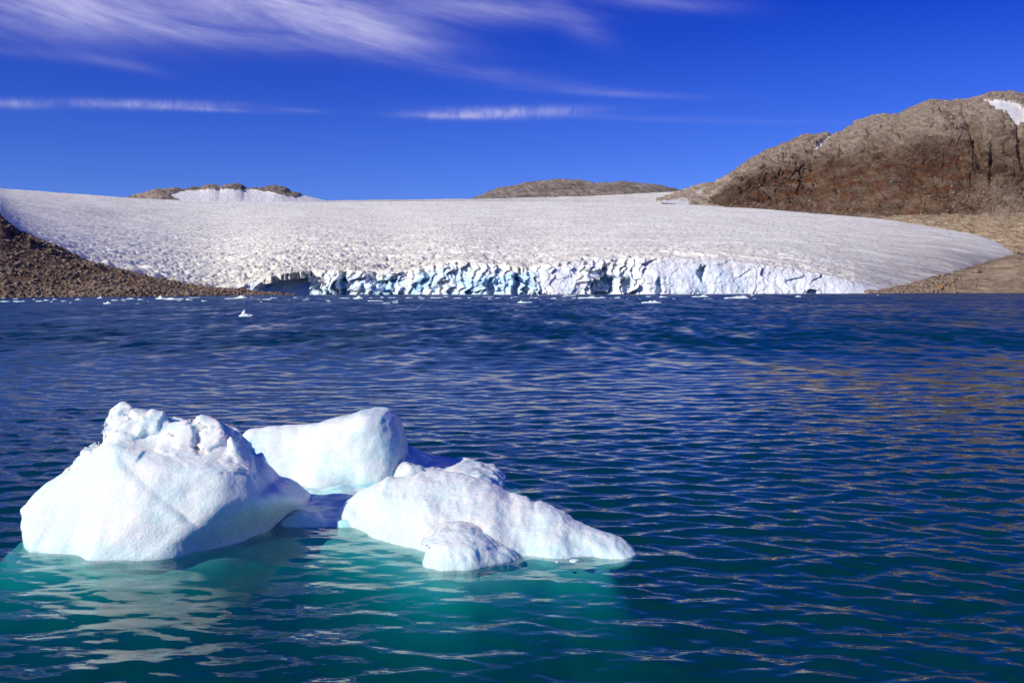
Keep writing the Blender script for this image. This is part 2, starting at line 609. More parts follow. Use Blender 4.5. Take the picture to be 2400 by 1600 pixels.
# close the body of water: a skirt down to 7 m and a floor
nu = len(tt)
loop = np.concatenate([np.arange(nu), np.arange(1, nrow) * nu + nu - 1, (nrow - 1) * nu + np.arange(nu - 2, -1, -1),
                       np.arange(nrow - 2, 0, -1) * nu])
low = Vw[loop].copy()
low[:, 2] = -7.0
base = len(Vw)
nl = len(loop)
ids = np.arange(nl)
skirt = np.stack([loop, base + ids, base + (ids + 1) % nl, loop[(ids + 1) % nl]], -1)
c0 = np.array([[0, 200, -7.0]])
Vall = np.concatenate([Vw, low, c0])
ci = len(Vall) - 1
fan = np.stack([base + ids[0::2], np.full((nl + 1) // 2, ci), base + (ids[0::2] + 2) % nl, base + (ids[0::2] + 1) % nl], -1)
farv = np.concatenate([far.ravel(), np.ones(nl + 1)])
o = mesh_obj("water", Vall, np.concatenate([Qw, skirt, fan]), M_WATER, attrs={'far': farv}, kind="structure")
me = o.data
me.materials.append(M_BED)
mi = np.zeros(len(me.polygons), np.int32)
mi[len(Qw):] = 1
me.polygons.foreach_set('material_index', mi)

# ---------------------------------------------------------------- terrain lofts
# far-shore waterline distance (metres) along the photograph's columns
SHORE = [(-900, 470), (-300, 510), (0, 540), (300, 560), (450, 640), (640, 790), (900, 812), (1200, 780), (1500, 786), (1800, 800),
         (2000, 812), (2100, 818), (2400, 840), (2900, 870), (3600, 900)]


def loft(xs, rows, nv, pw=None):
    """rows: list of (s, y-curve, distance-curve, smoothing); returns image row, distance arrays (nv, nu)"""
    s = np.array([r[0] for r in rows])
    yy = np.stack([curve(r[1], xs, r[3]) for r in rows])
    dd = np.stack([curve(r[2], xs, r[3]) for r in rows])
    sv = np.linspace(0, 1, nv)
    yo = np.empty((nv, len(xs)))
    do = np.empty((nv, len(xs)))
    for k, q in enumerate(sv):
        i = min(max(np.searchsorted(s, q, side='right') - 1, 0), len(s) - 2)
        f = (q - s[i]) / (s[i + 1] - s[i])
        yo[k] = yy[i] * (1 - f) + yy[i + 1] * f
        do[k] = dd[i] * (1 - f) + dd[i + 1] * f
    return yo, do, sv


def blur_rows(a, n):
    k = np.hanning(2 * n + 3)
    k /= k.sum()
    p = np.pad(a, ((n + 1, n + 1), (0, 0)), mode='edge')
    return np.apply_along_axis(lambda c: np.convolve(c, k, mode='valid'), 0, p)


# --- glacier
TOP = [(500, 688), (540, 676), (580, 664), (610, 652), (660, 640), (740, 632), (860, 634), (900, 640), (960, 634), (1010, 622), (1060, 613),
       (1120, 616), (1180, 620), (1240, 627), (1300, 616), (1400, 608), (1500, 605), (1600, 607), (1700, 610), (1800, 622), (1900, 636),
       (1980, 654), (2040, 669), (2090, 684)]
glacier = empty("glacier", (120, 800, 0))
tag(glacier, "wide grey-white crevassed glacier flowing down to the lake below the hills", "glacier")
GO = np.array([120, 800, 0.0])

xs = np.concatenate([np.linspace(-500, -10, 60), np.linspace(0, 2440, 1000), np.linspace(2450, 2600, 12)])
low_y = [(-500, 480), (-200, 450), (0, 520), (40, 552), (110, 588), (220, 632), (380, 668), (480, 684), (500, 687)] + TOP[1:] + \
        [(2140, 670), (2200, 652), (2260, 634), (2330, 612), (2385, 597), (2440, 596), (2600, 590)]
low_d = [(-500, 760), (0, 735), (220, 740), (480, 805), (560, 828), (640, 828), (900, 832), (1200, 800), (1500, 806), (1800, 820), (2000, 832),
         (2090, 845), (2200, 1040), (2330, 1380), (2385, 1490), (2600, 1700)]
# --- calving front
xf = np.linspace(500, 2092, 900)
nvf = 120
v = np.linspace(0, 1, nvf)[:, None]
d0 = curve(SHORE, xf, 10)[None, :]
d0 = np.where(xf < 900, curve([(500, 812), (640, 814), (900, 812)], xf), d0)
dtop = curve(low_d, xf, 10)[None, :]
ytop = curve(TOP, xf)[None, :]
ztop = H + (yh(xf)[None, :] - ytop) / F * dtop
Z = -3 + (ztop + 3) * v
D = d0 + (dtop - d0) * v ** 1.3
xw = (xf[None, :] - 1200) / F * D
CAVES = [(662, 0.45, 50, 0.8, 24), (612, 0.35, 24, 0.5, 14), (722, 0.50, 22, 0.7, 14), (800, 0.45, 14, 0.5, 10), (880, 0.8, 26, 0.25, 8),
         (1150, 0.35, 10, 0.35, 7), (1208, 0.40, 9, 0.4, 7), (1405, 0.25, 20, 0.28, 9), (1425, 0.42, 20, 0.28, 10), (1470, 0.40, 13, 0.22, 7),
         (1545, 0.25, 7, 0.3, 5), (1645, 0.72, 8, 0.25, 7), (1420, 0.80, 8, 0.16, 5), (1905, 0.20, 12, 0.2, 5), (1925, 0.04, 30, 0.06, 6), (2040, 0.2, 12, 0.3, 5)]
rough_x = curve([(500, 0.5), (600, 1.1), (1250, 1.15), (1300, 0.55), (1700, 0.38), (2092, 0.3)], xf, 10)[None, :]
fin = fbm(xw / 9, Z / 22, 1.0, 4, 0.55, ridged=True)
slant = fbm((xw + 0.5 * Z) / 17, Z / 14, 4.0, 4, 0.5)
blk = fbm(xw / 24, Z / 30, 9.0, 2)
u_ = (xw + 0.45 * Z) / 24 + 1.7 * fbm(xw / 46, Z / 18, 1.7, 3)
saw = 1 - (u_ - np.floor(u_))
u2 = (xw - 0.2 * Z) / 8.5 + 0.9 * fbm(xw / 13, Z / 8, 5.7, 3)
saw2 = 1 - (u2 - np.floor(u2))
cell = pn(np.floor(u_) * 0.37 + 0.5, 0.5, 0.5 + np.floor(Z / 9 + 2 * slant) * 0.61)
sawamp = curve([(500, 1), (600, 8), (700, 13), (1240, 13), (1300, 5), (1360, 9), (1480, 10), (1540, 2.6), (1700, 2.2), (1900, 1.2), (2092, 0.7)], xf, 12)[None, :]
vary = 0.25 + 1.5 * sstep(fbm(xw / 55, Z / 60, 44.0, 2), -0.25, 0.35)
sawamp = sawamp * np.where(xf[None, :] < 1250, 0.7 + 0.55 * vary, vary)
off = rough_x * (2.5 * (fin - 0.2) + 3.5 * slant + 6.0 * blk) + sawamp * (saw * (0.8 + 0.9 * cell) + 0.30 * saw2)
# stepped blocks broken out of the cliff
off += rough_x * 3.0 * (np.round(2.2 * fbm(xw / 13, Z / 10, 14.0, 2)) / 2.2)
jag = fbm(xw / 5, Z / 7, 31.0, 3, 0.6)
cave = np.zeros_like(off)
for (cx, cv, wx_, wv, dep) in CAVES:
    e = ((xf[None, :] - cx + 9 * slant + 7 * jag) / wx_) ** 2 + ((v - cv + 0.16 * fin + 0.12 * jag) / wv) ** 2
    roof = sstep(v + 0.22 * jag + 0.12 * slant, 1.04, 0.90) if dep > 12 else 1.0
    cave = np.maximum(cave, 1.7 * dep * sstep(e, 1.2, 0.6) * roof)
off = np.clip(off + cave, -8, 40)
off *= sstep(xf, 500, 570)[None, :] * sstep(xf, 2092, 2040)[None, :]
TOPOFF = off[-1].copy()
ztop2 = H + (yh(xf)[None, :] - ytop) / F * (dtop + off[-1:])
Z = -3 + (ztop2 + 3) * v
D2 = D + off
V = np.stack([xw + 1.2 * rough_x * sstep(v, 1.0, 0.95) * pn(Z / 6, xw / 8, 3.0), D2, Z + 0.8 * rough_x * sstep(v, 1.0, 0.9) * pn(xw / 6, Z / 5, 8.0)], -1).reshape(-1, 3) - GO
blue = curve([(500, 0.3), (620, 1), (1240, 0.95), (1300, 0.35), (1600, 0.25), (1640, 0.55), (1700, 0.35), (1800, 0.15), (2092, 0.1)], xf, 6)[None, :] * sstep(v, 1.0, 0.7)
blue = np.maximum(0.75 * blue, sstep(cave, 2.0, 7.0) * 0.9)  # caves pushed to deep blue: the colour of their shade painted into the ice
fdirt = np.maximum(0.7 * sstep(v, 0.55, 0.95), 0.35 * sstep(xf, 1180, 1300)[None, :] * sstep(xf, 1560, 1450)[None, :]) * np.ones_like(off)
fdirt = np.maximum(fdirt, 0.8 * sstep(xf, 1950, 2060)[None, :] * np.ones_like(off))
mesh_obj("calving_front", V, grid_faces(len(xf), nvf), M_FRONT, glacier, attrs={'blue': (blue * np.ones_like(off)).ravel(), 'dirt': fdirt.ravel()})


crest_y = [(-500, 400), (-200, 425), (0, 442), (150, 452), (300, 464), (500, 472), (760, 474), (1000, 472), (1300, 473), (1500, 476), (1650, 481),
           (1800, 491), (2000, 507), (2100, 517), (2200, 533), (2300, 553), (2345, 571), (2385, 591), (2440, 600), (2600, 610)]
crest_d = [(-500, 1500), (0, 1900), (400, 2300), (900, 2500), (1500, 2350), (1800, 2100), (2100, 1860), (2300, 1740), (2440, 1620), (2600, 1750)]
nv = 300
v = None
ly, lyd = curve(low_y, xs), curve(low_d, xs, 8)
cy_, cd_ = curve(crest_y, xs, 14), curve(crest_d, xs, 20)
s = np.linspace(0, 1, nv - 12)[:, None]
lsm = curve(low_y, xs, 45)
lyd2 = curve(low_d, xs, 45)
kb = sstep(s, 0.0, 0.22)
yo = (ly * (1 - kb) + lsm * kb) * (1 - s) + cy_ * s
lydb = lyd * (1 - kb) + lyd2 * kb
do = lydb + (cd_ - lydb) * (0.55 * s + 0.45 * s ** 2.2)
# past the crest the ice runs on nearly level, out of sight
tail = np.linspace(0.06, 1, 12)[:, None]
z1 = H + (yh(xs) - cy_) / F * cd_
dt = cd_ + tail * 900
zt = z1 + 6 * tail - 60 * tail ** 2
yt = yh(xs) - (zt - H) / dt * F
yo = np.concatenate([yo, yt])
do = np.concatenate([do, dt])
tof = np.interp(xs, xf, TOPOFF, left=0, right=0)
do[:nv - 12] += tof * sstep(s, 0.12, 0.0)
gx_, gy_, gz_ = to_world(xs[None, :], yo, do)
# crevasse field
X0 = 60.0
q = gy_ + 0.0011 * (gx_ - X0) ** 2 * np.where(gx_ < X0, 1, 0.55)
warp = 16 * fbm(gx_ / 60, gy_ / 90, 2.0, 3)
cr = pn(gx_ / 17 + 3, (q + warp) / 15.0, 0.5)
cr2 = pn(gx_ / 6.5, (q + 0.6 * warp) / 7.5, 7.5)
ridge = 1 - np.abs(cr) * 2.6
ridge2 = 1 - np.abs(cr2) * 2.4
SS = np.concatenate([np.repeat(s, len(xs), 1), np.ones((12, len(xs)))])
xx = np.repeat(xs[None, :], nv, 0)
heavy = np.exp(-((xx - 640) / 420) ** 2 - ((SS - 0.12) / 0.36) ** 2) + 0.5 * np.exp(-((SS - 0.05) / 0.18) ** 2) * (xx < 2000)
calm = sstep(SS, 0.55, 1.0)
amp = (0.48 + 1.2 * heavy) * (1 - 0.65 * calm) * (1 - 0.6 * sstep(xx, 1900, 2250)) * (1 - 0.5 * sstep(xx, 330, 60))
dz_ = -amp * sstep(ridge, 0.55, 0.95) * 1.7 - 0.8 * amp * sstep(ridge2, 0.4, 0.9)
dz_ += amp * 1.2 * fbm(gx_ / 9, q / 10, 3.3, 3, 0.6)
arc = 1 - 2.4 * np.abs(pn(gx_ / 55 + 9, (q + 0.5 * warp) / 26.0, 21.5))
dz_ -= 6.5 * np.clip(heavy, 0, 1.2) * sstep(arc, 0.45, 0.95)
dz_ += 4.0 * fbm(gx_ / 130, gy_ / 150, 5.1, 3) * (1 - 0.6 * calm) * sstep(SS, 0.0, 0.10)
edge = sstep(SS, 0.0, 0.02)
gz_ = gz_ + dz_ * edge
dirt = sstep(xx, 1750, 2250) * (0.35 + 0.65 * sstep(SS, 0.9, 0.15)) * 0.85
dirt = np.maximum(dirt, 0.35 * sstep(xx, 1500, 2000) * sstep(SS, 0.5, 0.0))
dirt = np.maximum(dirt, 0.25 * np.exp(-((xx - 700) / 350) ** 2) * sstep(SS, 0.4, 0.0))
dirt = np.maximum(dirt, 0.5 * np.exp(-((xx - 235) / 60) ** 2 - ((SS - 0.76) / 0.05) ** 2))
# a buried lip under the lower edge, so the ice has thickness where it meets the rock
lipx, lipy, lipz = gx_[:1], gy_[:1] + 1.0, gz_[:1] - np.where((xs < 520) | (xs > 2080), 12.0, 6.0)[None, :]
gx_, gy_, gz_ = (np.concatenate([a_, b_]) for a_, b_ in ((lipx, gx_), (lipy, gy_), (lipz, gz_)))
dirt = np.concatenate([dirt[:1], dirt])
V = np.stack([gx_, gy_, gz_], -1).reshape(-1, 3) - GO
mesh_obj("ice_surface", V, grid_faces(len(xs), nv + 1), M_GLACIER, glacier, attrs={'dirt': dirt.ravel()})

# --- rocky terrain
def terrain(name, xs, rows, nv, mat, noise=(), blur=4, attrs=None, tail=None, label=None):
    yo, do, sv = loft(xs, rows, nv)
    yo, do = blur_rows(yo, blur), blur_rows(do, blur)
    if tail:
        z1 = H + (yh(xs) - yo[-1]) / F * do[-1]
        t = np.linspace(0.1, 1, 8)[:, None]
        dt = do[-1] + t * tail[0]
        zt = z1 + tail[0] * 0.02 * t - tail[1] * t ** 2
        yo = np.concatenate([yo, yh(xs) - (zt - H) / dt * F])
        do = np.concatenate([do, dt])
        sv = np.concatenate([sv, np.ones(8)])
    x, y, z = to_world(xs[None, :], yo, do)
    x = x * np.ones_like(y)
    V = np.stack([x, y, z], -1).reshape(-1, 3).astype(np.float32)
    Q = grid_faces(len(xs), len(sv))
    N = vnormals(V, Q)
    S = np.repeat(sv[:, None], len(xs), 1).ravel()
    XX = np.repeat(xs[None, :], len(sv), 0).ravel()
    d = np.zeros(len(V), np.float32)
    for fn in noise:
        d += fn(V, S, XX)
    at = {k: fn(V, S, XX) for k, fn in (attrs or {}).items()}
    if 'snow' in at:
        d *= 1 - 0.9 * sstep(at['snow'], 0.35, 0.65)
    V2 = V + N * d[:, None]
    ob = mesh_obj(name, V2, Q, mat, attrs=at, kind="structure")
    if label:
        ob["label"] = label
    return ob, V2, N, XX, S


def rock_noise(amp, w, oct=6, gain=0.55, dip=0.5):
    def fn(V, S, XX):
        x, y, z = V.T
        a = fbm(x / w, y / w, z / w * 1.4, oct, gain, ridged=True)
        u = (z + dip * x) / (w * 0.22)
        b = fbm(x / (w * 0.9), y / (w * 0.9), u, 4, 0.55, ridged=True)
        return amp * (0.62 * a + 0.38 * b - 0.2)
    return fn


def tapered(fn, s0, s1, keep):
    return lambda V, S, XX: fn(V, S, XX) * (1 - (1 - keep) * sstep(S, s0, s1))


# mountain on the right
RIDGE = [(1640, 482), (1669, 470), (1686, 447), (1703, 424), (1727, 400), (1772, 369), (1810, 353), (1841, 338), (1893, 319), (1944, 316), (1975, 309), (2006, 290),
         (2048, 276), (2110, 269), (2151, 249), (2185, 238), (2237, 237), (2282, 232), (2316, 220), (2344, 216), (2378, 218), (2400, 223), (2500, 226), (2700, 190), (3100, 170), (3600, 180)]
BASE = [(1640, 515), (1800, 535), (2000, 552), (2100, 560), (2200, 570), (2300, 585), (2400, 600), (2700, 610), (3600, 640)]
xm = np.concatenate([np.linspace(1640, 2440, 560), np.linspace(2450, 3600, 90)])
rid = np.interp(xm, *zip(*RIDGE))
bas = np.interp(xm, *zip(*BASE))


def between(f):
    return list(zip(xm, bas + (rid - bas) * f))


def at_x(d):
    return [(1640, 2550 + d * 0.2), (1700, 2450 + d * 0.5), (1900, 2350 + d), (2100, 2150 + d), (2400, 2000 + d), (3600, 1500 + d)]


mrows = [(0.0, between(0.0), at_x(0), 0), (0.16, between(0.13), at_x(130), 0), (0.45, between(0.42), at_x(330), 0),
         (0.66, between(0.68), at_x(430), 0), (0.82, between(0.86), at_x(640), 0), (1.0, between(1.0), at_x(1000), 0)]


def slab_relief(V, S, XX):
    x, y, z = V.T
    fold = pn(x / 260, y / 260, z / 200) * 2
    b = np.abs(pn((x + z * 0.6) / 38 + fold, y / 120, (z - 0.45 * x) / 24))
    return -8.0 * sstep(b, 0.12, 0.0) * sstep(S, 0.2, 0.45)


def strata(V, S, XX):
    """ledges of tilted rock layers"""
    x, y, z = V.T
    u = (z - 0.30 * x) / 26 + 1.3 * fbm(x / 160, y / 160, z / 120, 3)
    w = (z + 0.55 * x) / 17 + 1.0 * fbm(x / 90, y / 90, z / 70, 3)
    part = sstep(fbm(x / 140, y / 140, z / 90, 2), -0.25, 0.25)
    return sstep(S, 0.12, 0.3) * (7.0 * part * ((u % 1.0) - 0.5) + 4.0 * (1 - part) * ((w % 1.0) - 0.5)) * (1 - 0.5 * sstep(S, 0.85, 1.0))


def gully(V, S, XX):
    g = 0
    for (cx, s0, s1, w, dep, sl) in [(1925, 0.72, 1.0, 6, 26, 60), (2035, 0.55, 0.85, 5, 14, 18), (2290, 0.45, 0.8, 9, 22, -40), (2325, 0.4, 0.62, 7, 20, 10), (2390, 0.5, 0.75, 8, 18, -20),
                                    (1830, 0.5, 0.8, 4, 9, 30), (2150, 0.45, 0.62, 5, 8, -10)]:
        c = cx + sl * (S - (s0 + s1) / 2) / 0.3
        g = g - dep * np.exp(-((XX - c) / w) ** 2) * sstep(S, s0, s0 + 0.08) * sstep(S, s1 + 0.05, s1 - 0.05)
    return g


def m_rust(V, S, XX):
    return np.clip(sstep(S, 0.08, 0.2) * sstep(S, 0.72, 0.5) * (0.4 + 0.6 * sstep(XX, 1690, 1850)) * (1 - 0.75 * sstep(XX, 2240, 2330)), 0, 1)


def m_pale(V, S, XX):
    low_ = sstep(S, 0.16, 0.04) * (0.6 + 0.4 * sstep(XX, 2150, 2300))
    top = 1.0 * sstep(S + 0.10 * pn(XX / 40.0, S * 4, 2.5), 0.55, 0.85)
    tal = 0.5 * sstep(XX, 2250, 2330) * sstep(S, 0.5, 0.38)
    return np.clip(np.maximum(np.maximum(low_, top), tal), 0, 1)


def photo_row(V, XX):
    return yh(XX) - (V[:, 2] - H) / V[:, 1] * F


def m_snow(V, S, XX):
    yy = photo_row(V, XX)
    c = poly_sd([(2306, 238), (2345, 241), (2380, 244), (2398, 262), (2412, 290), (2412, 302), (2378, 299), (2356, 282), (2330, 260)], XX, yy)
    g = poly_sd([(1945, 318), (1950, 322), (1925, 346), (1908, 356), (1906, 352), (1925, 336)], XX, yy)
    return np.maximum(sstep(c, 3.0, -3.0), 0.8 * sstep(g, 2.0, -2.0)) * (S < 0.999)


def m_dark(V, S, XX):
    yy = photo_row(V, XX)
    band = np.exp(-((S - 0.52 - 0.14 * pn(XX / 55.0, S * 3, 0.5)) / 0.17) ** 2) * (0.6 + 0.4 * sstep(XX, 1950, 2250))
    return np.maximum(band, 0.8 * sstep(XX, 1850, 1760) * sstep(S, 0.1, 0.3) * sstep(S, 0.95, 0.7))


mountain, MV, MN, MX, MS = terrain(
    "mountain", xm, mrows, 330, M_MOUNT,
    [tapered(rock_noise(46, 170, 7, 0.6), 0.72, 1.0, 0.4), tapered(rock_noise(17, 52, 6, 0.66, -0.3), 0.75, 1.0, 0.45), slab_relief, strata, gully], 9, {'rust': m_rust, 'pale': m_pale, 'snow': m_snow, 'dark': m_dark}, (900, 60),
    "broad brown rocky mountain with rust-red heath rising right of the glacier")

# paler hill between glacier and mountain
xh = np.linspace(1540, 1790, 160)
hr = [(1540, 468), (1570, 459), (1600, 447), (1638, 434), (1679, 427), (1727, 402), (1790, 380)]
hb = [(1540, 475), (1600, 480), (1640, 490), (1790, 500)]
terrain("hill", xh, [(0, hb, [(1540, 2560), (1790, 2560)], 0), (1, hr, [(1540, 2800), (1790, 2900)], 0)], 70, M_HILL,
        [rock_noise(15, 90, 6, 0.56)], 2,
        {'pale': lambda V, S, XX: 0.9 * np.ones(len(V)), 'snow': lambda V, S, XX: 0.55 * np.exp(-((XX - 1640) / 22) ** 2 - ((S - 0.62) / 0.13) ** 2) + 0.65 * sstep(XX, 1640, 1600) * sstep(S, 0.5, 0.2)},
        (600, 60), "small pale rock shoulder between the glacier and the brown mountain")

# rounded grey dome behind the ice
xh = np.linspace(1095, 1640, 300)
hr = [(1095, 472), (1118, 463), (1140, 453), (1180, 440), (1230, 429), (1290, 424), (1350, 424), (1400, 429), (1440, 430), (1500, 431), (1545, 438), (1590, 448), (1640, 462)]
hb = [(1095, 480), (1640, 480)]
terrain("hill", xh, [(0, hb, [(1095, 3900), (1640, 3700)], 0), (0.6, [(x, y * 0.55 + 478 * 0.45) for x, y in hr], [(1095, 4150), (1640, 3950)], 0), (1, hr, [(1095, 4500), (1640, 4300)], 6)], 80, M_HILL,
        [rock_noise(22, 240, 6, 0.5, 1.1)], 3,
        {'pale': lambda V, S, XX: 0.1 * np.ones(len(V)), 'snow': lambda V, S, XX: np.zeros(len(V))}, (900, 80),
        "low rounded grey rock dome on the skyline behind the glacier")

# upper snowfield in front of the dome
xh = np.linspace(760, 1700, 240)
terrain("snowfield", xh, [(0, [(760, 480), (1700, 490)], [(760, 2700), (1700, 2650)], 0),
                          (1, [(760, 470), (1000, 467), (1200, 464), (1400, 459), (1480, 454), (1540, 450), (1590, 449), (1625, 456), (1700, 470)], [(760, 3500), (1700, 3100)], 10)], 60, M_GLACIER,
        [lambda V, S, XX: 3 * fbm(V[:, 0] / 60, V[:, 1] / 60, V[:, 2] / 20, 4)], 2,
        {'dirt': lambda V, S, XX: 0.25 + 0.3 * sstep(S, 0.2, 0.7) * sstep(XX, 1350, 1100)}, (500, 30),
        "upper snowfield beyond the glacier crest")

# nunatak on the left skyline
xh = np.linspace(285, 800, 300)
hr = [(285, 468), (310, 462), (340, 452), (368, 444), (400, 444), (440, 442), (470, 440), (490, 434), (505, 434), (515, 438), (530, 433), (550, 431), (565, 435), (572, 441), (588, 443), (600, 442), (625, 441),
      (642, 437), (660, 440), (680, 449), (700, 455), (730, 462), (765, 470), (800, 480)]
hb = [(285, 482), (800, 486)]


def nun_snow(V, S, XX):
    yy = photo_row(V, XX)
    c = poly_sd([(398, 458), (425, 449), (470, 447), (515, 446), (560, 446), (600, 447), (640, 453), (665, 460), (690, 464), (704, 459), (735, 464), (770, 469),
                 (805, 480), (805, 495), (425, 495), (428, 474), (410, 464)], XX, yy)
    return np.maximum(sstep(c, 3.0, -3.0), sstep(XX, 700, 712))


terrain("hill", xh, [(0, hb, [(285, 2700), (800, 2850)], 0), (1, hr, [(285, 3000), (800, 3150)], 0)], 90, M_HILL,
        [rock_noise(13, 60, 6, 0.6)], 1,
        {'pale': lambda V, S, XX: 0.6 * sstep(XX, 420, 350), 'snow': nun_snow}, (600, 60),
        "rocky outcrop with snow patches on the skyline above the left part of the glacier")

# --- left moraine slope
xs_ = np.concatenate([np.linspace(-900, -10, 60), np.linspace(0, 690, 300)])
crest = [(-900, 200), (-500, 300), (-250, 390), (-120, 440), (0, 499), (25, 523), (45, 538), (110, 566), (165, 592), (225, 616), (300, 634), (380, 652), (440, 664), (490, 670), (550, 676), (600, 682), (650, 689), (690, 694)]
shore_y = [(x, yh(x) + (H + 0.8) / np.interp(x, *zip(*SHORE)) * F) for x in np.linspace(-900, 690, 60)]
shore_d = [(x, np.interp(x, *zip(*SHORE))) for x in np.linspace(-900, 690, 60)]
crest_dm = [(-900, 800), (-200, 730), (0, 698), (225, 705), (480, 778), (600, 803), (650, 812), (690, 825)]
mid_y = [(x, 0.52 * np.interp(x, *zip(*crest)) + 0.48 * np.interp(x, *zip(*shore_y))) for x in np.linspace(-900, 690, 60)]
mid_d = [(x, 0.40 * np.interp(x, *zip(*crest_dm)) + 0.60 * np.interp(x, *zip(*shore_d))) for x in np.linspace(-900, 690, 60)]


def scarp(V, S, XX):
    y = V[:, 1]
    return 5 * np.exp(-((S - 0.80) / 0.08) ** 2) * fbm(V[:, 0] / 26, y / 26, V[:, 2] / 9, 4, 0.55, ridged=True) * sstep(XX, 380, 200)


moraine, LV, LN, LX, LS = terrain(
    "moraine_slope", xs_, [(0, shore_y, shore_d, 0), (0.5, mid_y, mid_d, 0), (1, crest, crest_dm, 0)], 200, M_MORAINE,
    [lambda V, S, XX: 2.2 * fbm(V[:, 0] / 40, V[:, 1] / 40, V[:, 2] / 14, 5, 0.55) * sstep(S, 0.0, 0.1),
     lambda V, S, XX: 0.5 * fbm(V[:, 0] / 4, V[:, 1] / 4, V[:, 2] / 3, 3, 0.6), scarp], 4,
    {'pale': lambda V, S, XX: np.maximum(0.8 * sstep(S, 0.75, 0.92) * sstep(XX, 120, 200), 0.9 * sstep(XX, 330, 520) * sstep(S, 0.75, 0.3))}, (60, 26),
    "brown gravelly moraine slope running down to the lake on the left")

# --- right shore: gravel and tan slabs in front of the ice margin
xr = np.concatenate([np.linspace(2030, 2440, 260), np.linspace(2450, 3600, 60)])
sd = [(x, np.interp(x, *zip(*SHORE))) for x in np.linspace(2030, 3600, 60)]
sy = [(x, yh(x) + (H + 0.8) / np.interp(x, *zip(*SHORE)) * F) for x in np.linspace(2030, 3600, 60)]
ty = [(2030, 685), (2080, 681), (2100, 674), (2140, 664), (2170, 654), (2230, 638), (2290, 620), (2330, 608), (2385, 593), (2440, 592), (2600, 590), (3600, 560)]
td = [(2030, 826), (2100, 850), (2200, 1035), (2330, 1370), (2400, 1480), (2600, 1600), (3600, 1600)]


def slab_steps(V, S, XX):
    x, y, z = V.T
    u = z / 5.0 + 0.8 * fbm(x / 60, y / 160, 2.0, 3)
    return 3.2 * (np.abs((u % 1.0) - 0.5) - 0.25) * sstep(XX, 2150, 2230) + 2.0 * fbm(x / 14, y / 40, z / 4, 4, 0.55)


shore, RV, RN, RX, RS = terrain(
    "rocky_shore", xr, [(0, sy, sd, 0), (1, ty, td, 0)], 130, M_SLAB, [slab_steps], 1,
    {'pale': lambda V, S, XX: np.clip(sstep(XX, 2245, 2185) + 0.8 * sstep(S, 0.86, 0.95), 0, 1)}, (50, 12),
    "tan bedrock slabs and grey gravel on the far right shore")

# land behind the ice margin, up to the mountain foot
xb = np.concatenate([np.linspace(2060, 2440, 240), np.linspace(2450, 3600, 60)])
by0 = [(2060, 540), (2160, 545), (2250, 570), (2275, 588), (2330, 606), (2390, 604), (2440, 606), (3600, 640)]
by1 = [(2060, 512), (2150, 510), (2250, 508), (2330, 506), (2400, 505), (2600, 500), (3600, 480)]
terrain("rocky_shore", xb, [(0, by0, [(2060, 1860), (2250, 1740), (2275, 1640), (2330, 1570), (2440, 1530), (3600, 1500)], 0), (1, by1, [(2060, 2250), (2400, 2150), (3600, 1900)], 0)], 150, M_SLAB,
        [rock_noise(16, 60, 6, 0.6, 0.15), slab_steps], 2,
        {'pale': lambda V, S, XX: np.clip(0.5 * sstep(S, 0.35, 0.05) + 0.7 * sstep(S, 0.6, 1.0), 0, 1)}, (200, 40),
        "tan bedrock at the foot of the mountain beyond the ice margin")

# --- loose stones
ICO_V, ICO_F = None, None


def rock_shape(rng):
    """a rough angular stone: a jittered, chamfered box, 14 vertices"""
    v = []
    for sx in (-1, 1):
        for sy_ in (-1, 1):
            for sz in (-1, 1):
                v.append([sx, sy_, sz])
    for ax in range(3):
        for sg in (-1, 1):
            p = [0, 0, 0]
            p[ax] = 1.45 * sg
            v.append(p)
    v = np.array(v, float) * 0.62
    v *= rng.uniform(0.72, 1.2, v.shape)
    faces = []
    idx = {8: [0, 1, 3, 2], 9: [4, 6, 7, 5], 10: [0, 4, 5, 1], 11: [2, 3, 7, 6], 12: [0, 2, 6, 4], 13: [1, 5, 7, 3]}
    for c, r in idx.items():
        for k in range(4):
            faces.append([c, r[k], r[(k + 1) % 4]])
    return v, np.array(faces)


def scatter(name, V, N, weights, count, smin, smax, seed, mat, label):
    rng = np.random.default_rng(seed)
    p = weights / weights.sum()
    pick = rng.choice(len(V), count, p=p)
    vs_, fs_ = [], []
    off_ = 0
    shapes = [rock_shape(rng) for _ in range(24)]
    for i, k in enumerate(pick):
        sv_, sf_ = shapes[i % 24]
        r = smin * (smax / smin) ** (rng.random() ** 2.6)
        a = rng.uniform(0, 6.283)
        c, s2 = math.cos(a), math.sin(a)
        vv = sv_ * r * rng.uniform(0.7, 1.25, 3)
        vv = np.stack([vv[:, 0] * c - vv[:, 1] * s2, vv[:, 0] * s2 + vv[:, 1] * c, vv[:, 2]], -1)
        vs_.append(vv + V[k] + rng.uniform(-0.8, 0.8, 3) * [1, 1, 0] + [0, 0, r * 0.12])
        fs_.append(sf_ + off_)
        off_ += len(sv_)
    ob = mesh_obj(name, np.concatenate(vs_), np.concatenate(fs_), mat, smooth=False, kind="stuff")
    ob["label"] = label
    return ob


